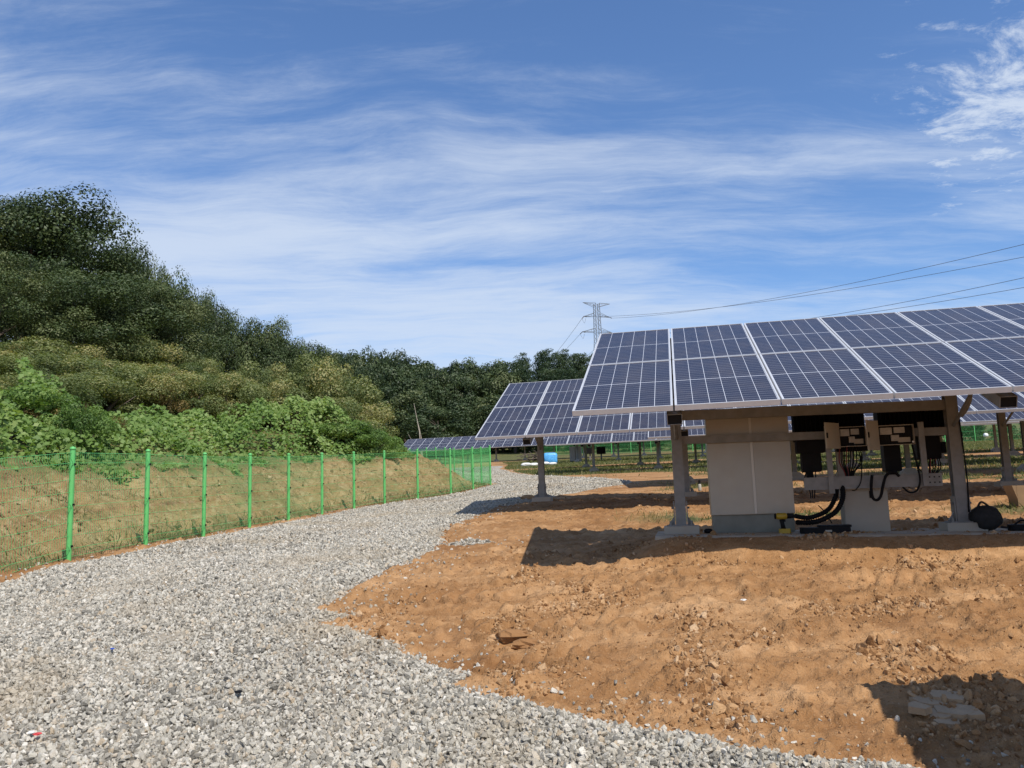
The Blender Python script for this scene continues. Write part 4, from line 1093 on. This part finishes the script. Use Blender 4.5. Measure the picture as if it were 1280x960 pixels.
bundle(1049, 1075, 557, 1062, 600, 12, 'red and black wires dropping from the left combiner box into the channel', 1)
bundle(1150, 1175, 573, 1163, 600, 12, 'red and black wires dropping from the right inverter into the channel', 2)
bundle(1006, 1022, 588, 1016, 620, 3, 'black cables dropping from the left inverter behind the channel', 3)


def conduit(P, rad, label, nm='corrugated_conduit', ribs=True, m_=None, grp=None):
    C_ = curve(P, 16); mb = MB()
    rr = rad * (1 + (.09 * np.where(np.arange(len(C_)) % 2, 1, -1) if ribs else 0)) * np.ones(len(C_))
    mb.tube(C_, rr, 9); return obj(nm, mb, m_ or M_cable, label=label, cat='cable', group=grp, smooth=not ribs)


zs_ = SLAB_Z(3) + .035
conduit([pt(1046, 608, VP - .05), pt(1044, 622, VP - .1), pt(1034, 638, VP - .15), pt(1012, 647, VP - .2), pt(994, 645, VP - .05)], .026, 'thick black conduit curving from the channel to the cabinet, upper one', grp='black conduits')
conduit([pt(1053, 608, VP - .08), pt(1053, 624, VP - .16), pt(1043, 641, VP - .22), pt(1020, 652, VP - .28), pt(996, 653, VP - .1)], .028, 'thick black conduit curving from the channel to the cabinet, lower one', grp='black conduits')
conduit([pt(1090, 594, VP - .16), pt(1089, 610, VP - .17), pt(1091, 622, VP - .17), pt(1096, 625, VP - .17), pt(1101, 620, VP - .17), pt(1104, 606, VP - .17), pt(1108, 594, VP - .16), pt(1117, 590, VP - .14), pt(1124, 595, VP - .12)], .016, 'black cable loop hanging over the middle of the channel', 'cable_loop', False)
conduit([pt(1076, 570, VP - .1), pt(1077, 585, VP - .12), pt(1076, 602, VP - .13), pt(1070, 612, VP - .13), pt(1065, 613, VP - .13)], .006, 'thin black lead curling below the left combiner box', 'lead', False)
conduit([pt(1140, 556, VP - .1), pt(1146, 580, VP - .14), pt(1150, 600, VP - .14), pt(1146, 613, VP - .12), pt(1136, 615, VP - .1), pt(1126, 606, VP - .06)], .010, 'black cable drooping below the channel near its right end', 'drooping_cable', False)
conduit([pt(1213, 489, VP - .2), pt(1212, 500, VP - .18), pt(1207, 512, VP - .13), pt(1201, 520, VP - .08)], .024, 'short grey bent conduit from the right front post up to the modules', 'bent_conduit', False, M_galv)
conduit([pt(1199, 524, VP - .07), pt(1204, 560, VP - .07), pt(1209, 600, VP - .07), pt(1211, 640, VP - .07)], .008, 'thin black cable running down the right front post', 'post_cable', False)
conduit([pt(1023, 632, VP + .0), pt(1031, 640, VP + .05), pt(1040, 654, VP + .1)], .006, 'thin black rod leaning behind the conduits', 'rod', False)

# pedestal
mb = MB(); zb = SLAB_Z(4) + .002; ua, _ = on_row(1056, 640, VP - .02); ub, _ = on_row(1112, 640, VP - .02); zt = zc_ - .075
mb.rbox(row_pt((ua + ub) / 2, VP + .12, (zt + zb) / 2), AX * (ub - ua) / 2, NX * .13, ZX * (zt - zb) / 2, .06); pd_ = obj('concrete_pedestal', mb, M_conc2, label='grey square pedestal under the cable channel', cat='pedestal')
mb = MB(); mb.box(pt(1089, 618, VP - .012), AX * .02, NX * .003, ZX * .04); obj('socket_opening', mb, M_black, pd_)


# cordless drill standing on its battery
def drill():
    base = on_row(981, 664, VP - .30); B_ = row_pt(base[0], VP - .30, SLAB_Z(base[0]) + .003); o = thing('cordless_drill', B_, label='yellow and black cordless drill standing on its battery in front of the cabinet', cat='drill')
    A_ = AX
    mb = MB(); mb.rbox(B_ + ZX * .026, A_ * .062, NX * .038, ZX * .026, .25); obj('battery', mb, M_yellow, o)
    mb = MB(); mb.tube([B_ + ZX * .05 - A_ * .012, B_ + ZX * .10 - A_ * .018, B_ + ZX * .155 - A_ * .026], [.027, .022, .026], 10); obj('handle', mb, M_black, o, smooth=True)
    mb = MB(); mb.tube([B_ + ZX * .19 - A_ * .085, B_ + ZX * .19 - A_ * .07, B_ + ZX * .19 + A_ * .02, B_ + ZX * .19 + A_ * .035], [.02, .036, .036, .03], 12); obj('motor_housing', mb, M_yellow, o, smooth=True)
    mb = MB(); mb.tube([B_ + ZX * .19 + A_ * .036, B_ + ZX * .19 + A_ * .07, B_ + ZX * .19 + A_ * .10, B_ + ZX * .19 + A_ * .125], [.03, .027, .024, .012], 12); obj('chuck', mb, M_black, o, smooth=True)
    mb = MB(); mb.tube([B_ + ZX * .19 - A_ * .10, B_ + ZX * .19 - A_ * .086], [.026, .034], 12); obj('rear_cap', mb, M_black, o, smooth=True)
    mb = MB(); mb.box(B_ + ZX * .142 + A_ * .008, A_ * .008, NX * .008, ZX * .014); obj('trigger', mb, M_black, o)


drill()
# long black tool case lying down
u0, _ = on_row(1001, 660, VP - .32); u1, _ = on_row(1062, 660, VP - .32); zb = SLAB_Z(3.2) + .002
tcs = thing('tool_case', row_pt((u0 + u1) / 2, VP - .3, zb), label='long low black tool case lying on the concrete below the conduits', cat='tool case')
mb = MB(); mb.rbox(row_pt((u0 + u1) / 2, VP - .3, zb + .036), AX * (u1 - u0) / 2, NX * .11, ZX * .035, .2); obj('case', mb, M_black, tcs)
mb = MB(); mb.rbox(row_pt((u0 + u1) / 2 + .1, VP - .3, zb + .083), AX * (u1 - u0) / 3, NX * .09, ZX * .0115, .2); obj('lid', mb, M_black, tcs)
mb = MB(); mb.box(row_pt((u0 + u1) / 2 + .02, VP - .412, zb + .035), AX * .035, NX * .0015, ZX * .010); obj('tag', mb, M_beige, tcs)


def lump(c, rx, ry, rz, seed, rough=.18, nu=14, nv=9):
    r = np.random.default_rng(seed); mb = MB(); vs = []
    for i in range(nv):
        th = math.pi * i / (nv - 1)
        for j in range(nu):
            ph = 2 * math.pi * j / nu; k = 1 + rough * (r.random() - .5) * 2 * math.sin(th)
            sx = np.sign(math.cos(ph)) * abs(math.cos(ph)) ** .75; sy = np.sign(math.sin(ph)) * abs(math.sin(ph)) ** .75
            vs.append(np.asarray(c) + [rx * sx * math.sin(th) ** .7 * k, ry * sy * math.sin(th) ** .7 * k, rz * math.cos(th) * (1 if math.cos(th) > 0 else .9)])
    mb.add(vs, [(i * nu + j, (i + 1) * nu + j, (i + 1) * nu + (j + 1) % nu, i * nu + (j + 1) % nu) for i in range(nv - 1) for j in range(nu)]); return mb


ub, _ = on_row(1231, 640, VP - .1); zb = SLAB_Z(ub)
bag = thing('work_bag', row_pt(ub, VP - .1, zb), label='black cloth work bag slumped against the right front post', cat='bag')
obj('bag_body', lump(row_pt(ub, VP - .1, zb + .13), .15, .12, .145, 3), M_bag, bag, smooth=True)
mb = MB(); mb.tube(curve([row_pt(ub - .08, VP - .12, zb + .24), row_pt(ub - .03, VP - .12, zb + .31), row_pt(ub + .05, VP - .12, zb + .25)], 6), .012, 6); obj('handle', mb, M_bag, bag)
mb = MB(); mb.tube(curve([row_pt(ub + .12, VP - .16, zb + .04), row_pt(ub + .3, VP - .2, zb + .015), row_pt(ub + .5, VP - .2, zb + .02)], 6), .014, 6); obj('strap', mb, M_bag, bag)
mb = MB(); uk, _ = on_row(1272, 652, VP - .2); mb.rbox(row_pt(uk + .04, VP - .2, SLAB_Z(uk) + .035), AX * .13, NX * .07, ZX * .033, .3); mb.tube(curve([row_pt(uk - .05, VP - .22, SLAB_Z(uk) + .06), row_pt(uk + .04, VP - .22, SLAB_Z(uk) + .11), row_pt(uk + .13, VP - .22, SLAB_Z(uk) + .06)], 6), .01, 6)
obj('hand_tool', mb, M_black, label='black hand tool lying at the right edge beside the bag', cat='tool')
# cardboard box behind, at the right edge
P = on_ground(1287, 634); mb = MB(); P = P + ZX * .02
for sx in (-1, 1): mb.box(P + AX * sx * .24 + ZX * .17, AX * .006 + ZX * 0, NX * .2, ZX * .17 + AX * sx * .05)
for sy in (-1, 1): mb.box(P + NX * sy * .196 + ZX * .17, AX * .23, NX * .005, ZX * .165)
obj('cardboard_box', mb, M_card, label='open brown cardboard box on the soil at the right edge', cat='box')
# black shoe-like block left of the cabinet
u_, _ = on_row(885, 660, VP - .05); mb = lump(row_pt(u_, VP - .05, SLAB_Z(u_) + .028), .05, .045, .03, 8); obj('cable_end_cap', mb, M_black, smooth=True, label='small black rubber cap beside the left foot of the cabinet', cat='cap')
# bottle near the second table's post
P = on_ground(875, 614); Bt = thing('bottle', P, label='small white bottle with black top near the second table', cat='bottle')
mb = MB(); mb.tube([P, P + ZX * .02, P + ZX * .15, P + ZX * .18], [.04, .042, .042, .025], 10); obj('bottle_body', mb, M_white, Bt, smooth=True)
mb = MB(); mb.tube([P + ZX * .18, P + ZX * .27], [.03, .026], 10); obj('cap', mb, M_black, Bt)

# ------------------------------------------------------------------ distant pile: tarp, sacks, branches, cabinet
P = on_ground(688, 581); Dp = P[1]; pxm = Dp / FPX
tp_ = MB(); tp_.v, tp_.f, tp_.m, tp_.n = (lambda b: (b.v, b.f, b.m, b.n))(lump(P + ZX * 7.2 * pxm, 8.8 * pxm, .7, 7.6 * pxm, 21, .10, 24, 13)); tp_.v = [P + ZX * 7.2 * pxm + np.sign(tp_.v[0] - P - ZX * 7.2 * pxm) * np.array([8.8 * pxm, .7, 7.6 * pxm]) * np.clip(np.abs((tp_.v[0] - P - ZX * 7.2 * pxm) / np.array([8.8 * pxm, .7, 7.6 * pxm])), 0, 1.15) ** .5]; obj('tarpaulin_heap', tp_, M_tarp, smooth=True, label='stack covered with a bright blue tarpaulin beyond the second table', cat='tarpaulin')
for k, (px, wd, hh) in enumerate(((684, 5, 2.4), (693, 5, 2.0))):
    obj('white_sack', lump(on_ground(px, 581.5) + ZX * hh * pxm * .6 - NX * .7, wd * pxm, .25, hh * pxm, 25 + k), M_sack, smooth=True, label=['white sack leaning on the left foot of the blue heap', 'white sack leaning on the right foot of the blue heap'][k], cat='sack', group='white sacks on the ground')
for k, (px, py, wd, hh) in enumerate(((658, 583.5, 6.5, 3.2), (668, 583, 6, 2.8))):
    Q = on_ground(px, py); q = Q[1] / FPX; obj('white_sack', lump(Q + ZX * hh * q * .6, wd * q, .4, hh * q, 28 + k), M_sack, smooth=True, label=['white sack lying at the edge of the grass, left of its pair', 'white sack lying behind the second table post, right of its pair'][k], cat='sack', group='white sacks on the ground')
r = np.random.default_rng(31); Q = on_ground(668, 578); mb = MB()
for k in range(60):
    a = r.uniform(0, 6.28); L_ = r.uniform(.4, 1.2); s = Q + [r.normal(0, .38), r.normal(0, .4), r.uniform(.0, .75)]; mb.tube([s, s + [math.cos(a) * L_, math.sin(a) * L_, r.normal(0, .18)]], r.uniform(.02, .05), 5)
obj('branch_pile', mb, M_bark, label='heap of brown cut branches left of the blue tarpaulin', cat='branches')
# distant cabinet and inverters
Q = on_ground(720, 577.5); q = Q[1] / FPX; dc = thing('metal_cabinet', Q, label='small distant pale cabinet in the shade of a far solar table', cat='cabinet')
for sx in (-1, 1): mb = MB(); mb.box(Q + AX * sx * 3.7 * q + ZX * 10.2 * q, AX * 3.45 * q, NX * .24, ZX * 8.9 * q); obj('door', mb, M_white, dc)
mb = MB(); mb.box(Q + ZX * .65 * q, AX * 7 * q, NX * .22, ZX * .64 * q); obj('plinth', mb, M_plinth, dc)
for k, (px, ww, hh) in enumerate(((738, 4.5, 4), (752, 5.5, 4.5))):
    Q2 = on_ground(px, 576); iv = thing('inverter', Q2, label=['distant black inverter right of the small cabinet', 'distant black inverter farthest from the small cabinet'][k], cat='inverter', group='distant inverters')
    mb = MB(); mb.rbox(Q2 + ZX * 13 * q, AX * ww * q, ZX * hh * q, NX * .15, .1); obj('body', mb, M_black, iv); mb = MB(); mb.box(Q2 + ZX * 5.5 * q, AX * .9 * q, NX * .05, ZX * 5.5 * q); obj('strut', mb, M_galv, iv)
# white ball by the far fence, sign at the left
x, y = at_depth(1234, 66); Q = np.array([x, y, z_at(1234, 544, 66)]); obj('white_ball', lump(Q, .17, .17, .17, 40, .02), M_whiteg, smooth=True, label='small bright white ball hanging on the far green fence', cat='ball')
x, y = at_depth(474.5, 52); z = float(HILL(np.array([x]), np.array([y]))[0]); zt = z_at(474.5, 551, 52); sg = thing('small_sign', (x, y, z), label='small blue grey panel on a thin pole at the left end of the farthest row', cat='sign')
mb = MB(); mb.tube([(x, y, z - .3), (x, y, zt - .05)], .03, 8); obj('pole', mb, M_galv, sg); mb = MB(); mb.rbox((x, y - .05, zt - .22), (.2, 0, 0), (0, 0, .22), (0, .015, 0), .2); obj('panel', mb, M_sign, sg)

# cracked mud plates in the shadow, litter on the gravel
C_ = on_ground(1172, 880); ms = thing('mud_slab', C_, label='cracked dry slab of mud in the shadow at lower right', cat='mud slab'); r = np.random.default_rng(12)
for k, (px, py, sz) in enumerate(((1162, 884, .075), (1184, 880, .085), (1172, 896, .09), (1196, 894, .09), (1212, 896, .07), (1152, 900, .055), (1186, 906, .065))):
    Q = on_ground(px, py); Q[2] = gz(Q[0], Q[1]); n = 7; a = np.sort(r.uniform(0, 6.28, n)); a = np.linspace(0, 6.28, n, endpoint=False) + r.uniform(-.25, .25, n)
    rad = sz * 1.15 * r.uniform(.6, 1.2, n); tl = r.normal(0, .10, 2); top_ = [Q + [rad[i] * math.cos(a[i]) * 1.1, rad[i] * math.sin(a[i]), (.012 + .01 * (k % 3)) + .5 * tl[0] * rad[i] * math.cos(a[i]) + .12 * rad[i] * math.sin(a[i])] for i in range(n)]
    mb = MB(); mb.add([p * 1.0 for p in top_] + [Q + (p - Q) * [1.03, 1.03, .8] - ZX * .03 for p in top_], [tuple(range(n))] + [(i, n + i, n + (i + 1) % n, (i + 1) % n) for i in range(n)])
    obj('mud_plate', mb, M_mud if 'M_mud' in globals() else globals().setdefault('M_mud', mat('dry_mud', (.40, .265, .15), .95, var=.12, vscale=9, bump=.6, bscale=60)), ms)
for px, py, s, m_, lab in ((47, 932, .022, M_redp, 'scrap of red wrapper on the gravel at lower left'), (38, 930, .022, M_whiteg, 'white scrap beside the red wrapper on the gravel'), (140, 822, .020, M_bluep, 'scrap of dark blue wrapper on the gravel'), (298, 880, .028, M_blackm, 'dark flat lump lying on the gravel near the bottom'), (930, 762, .022, M_sack, 'pale scrap on the bare soil')):
    Q = on_ground(px, py); Q[2] = gz(Q[0], Q[1]) + .04; mb = lump(Q, s, s * .8, s * .35, int(px), .5, 7, 5); obj('litter_scrap', mb, m_, label=lab, cat='litter')
for px, py, sx, lab in ((640, 800, .12, 'crusted earth clod left of centre on the bare soil'), (658, 806, .10, 'long earth clod right of its neighbour on the bare soil'), (622, 797, .08, 'small earth clod at the head of the clod line'), (706, 620, .16, 'dark earth lump beside the foot of the second table post')):
    Q = on_ground(px, py) if px != 706 else on_ground(660, 626); Q[2] = gz(Q[0], Q[1]) + sx * .25; obj('earth_clod', lump(Q, sx, sx * .6, sx * .5, int(px), .3, 12, 8), M_clod, label=lab, cat='clod')
# bits of galvanised wire at the pad edge
Q = on_ground(975, 680); Q[2] = gz(Q[0], Q[1]) + .012; mb = MB(); mb.tube(curve([Q + [-.12, .02, 0], Q + [-.03, .0, .01], Q + [.05, .03, 0], Q + [.14, -.02, .005]], 6), .006, 5); obj('wire_offcut', mb, M_galv, label='bent grey wire offcut on the soil before the cabinet', cat='wire')

# ------------------------------------------------------------------ pylon and lines
DT = 380.0; tx, ty = at_depth(754, DT); zt = z_at(754, 379, DT); zg = float(G(tx, ty)) - 2
tw = thing('transmission_tower', (tx, ty, zg), label='steel lattice transmission tower rising behind the wood', cat='pylon')
TB = np.array([tx, ty, 0.]); ca, sa = math.cos(.35), math.sin(.35); EX = np.array([ca, sa, 0]); EY = np.array([-sa, ca, 0])


def half(z): return float(np.interp(z, [zg, zt - 26, zt - 18, zt], [4.6, 1.8, 1.35, 1.05]))


for sx in (-1, 1):
    for sy in (-1, 1):
        mb = MB(); zz = [zg, zt - 26, zt - 18, zt]; mb.tube([TB + EX * sx * half(z) + EY * sy * half(z) + ZX * z for z in zz], .14, 4); obj('leg', mb, M_steel, tw)
mb = MB(); zl = list(np.linspace(zg, zt - 20, 10)) + list(np.linspace(zt - 18, zt, 9))
for z0, z1 in zip(zl[:-1], zl[1:]):
    for (s0, s1, A_, B_) in ((-1, 1, EX, EY), (1, -1, EX, EY), (-1, 1, EY, EX), (1, -1, EY, EX)):
        for side in (-1, 1): mb.tube([TB + A_ * s0 * half(z0) + B_ * side * half(z0) + ZX * z0, TB + A_ * s1 * half(z1) + B_ * side * half(z1) + ZX * z1], .06, 3, cap=False)
obj('lattice_bracing', mb, M_steel, tw, kind='stuff')
arm_tip = {}
for nm, z, L_, rise in (('earth', zt, 7.0, -1.6), ('up', zt - 6.2, 6.6, 1.6), ('mid', zt - 13.5, 7.6, 1.6)):
    for sx in (-1, 1):
        tip = TB + EX * sx * L_ + ZX * (z + (.1 if rise < 0 else -.2)); arm_tip[nm, sx] = tip; mb = MB()
        for sy in (-1, 1):
            mb.tube([TB + EX * sx * half(z) + EY * sy * half(z) + ZX * z, tip], .09, 4); mb.tube([TB + EX * sx * half(z) + EY * sy * half(z) + ZX * (z + rise), tip], .09, 4)
        for f in (.3, .6): mb.tube([TB + EX * sx * (half(z) + (L_ - half(z)) * f) + ZX * z, TB + EX * sx * (half(z) + (L_ - half(z)) * f) + ZX * (z + rise * (1 - f))], .06, 3)
        obj('cross_arm', mb, M_steel, tw)
# wires towards the right (nearer tower out of frame) and away to the left
def span(p0, p1, sag, r, label, grp):
    t_ = np.linspace(0, 1, 30)[:, None]; P = p0 * (1 - t_) + p1 * t_; P[:, 2] -= (4 * sag * t_ * (1 - t_))[:, 0]; mb = MB(); mb.tube(P, r, 4, cap=False); return obj('power_line', mb, M_wireline, label=label, cat='power line', group=grp)


dv = lambda px, py, D: np.array([*at_depth(px, D), z_at(px, py, D)])
for key, px1, py1, D1, sag, lab in ((('up', 1), 1420, 279, 150, 3.5, 'upper power line of the upper pair running to the right'), (('up', -1), 1420, 299, 160, 3.5, 'lower power line of the upper pair running to the right'),
                                    (('mid', 1), 1420, 322, 150, 4.5, 'upper power line of the lower pair running to the right'), (('mid', -1), 1420, 338, 160, 4.5, 'lower power line of the lower pair running to the right')):
    tip = arm_tip[key]; end = dv(px1, py1, D1); d_ = (end - tip) / np.linalg.norm(end - tip); ins = MB(); e1 = tip + d_ * 2.6 - ZX * .5
    for k in range(7): c_ = tip + (e1 - tip) * (k + .5) / 7; ins.tube([c_ - d_ * .1, c_ + d_ * .1], [.2, .12], 6)
    obj('insulator_string', ins, M_insul, tw); span(e1, end, sag, .055, lab, 'power lines to the right')
for key, px1, py1, lab in ((('up', -1), 640, 500, 'power line dropping left from the upper left arm of the tower'), (('mid', -1), 612, 520, 'power line dropping left from the middle left arm of the tower'), (('mid', 1), 650, 505, 'power line dropping left from the middle right arm of the tower')):
    tip = arm_tip[key]; end = dv(px1, py1, 520); d_ = (end - tip) / np.linalg.norm(end - tip); ins = MB(); e1 = tip + d_ * 3.2
    for k in range(7): c_ = tip + (e1 - tip) * (k + .5) / 7; ins.tube([c_ - d_ * .1, c_ + d_ * .1], [.22, .14], 6)
    obj('insulator_string', ins, M_insul, tw); span(e1, end, 3, .08, lab, 'power lines to the left')
    mb = MB(); mb.tube(curve([e1, tip - ZX * 3.2, tip + EX * .8 - ZX * 1.0], 6), .06, 4); obj('jumper_wire', mb, M_wireline, tw)
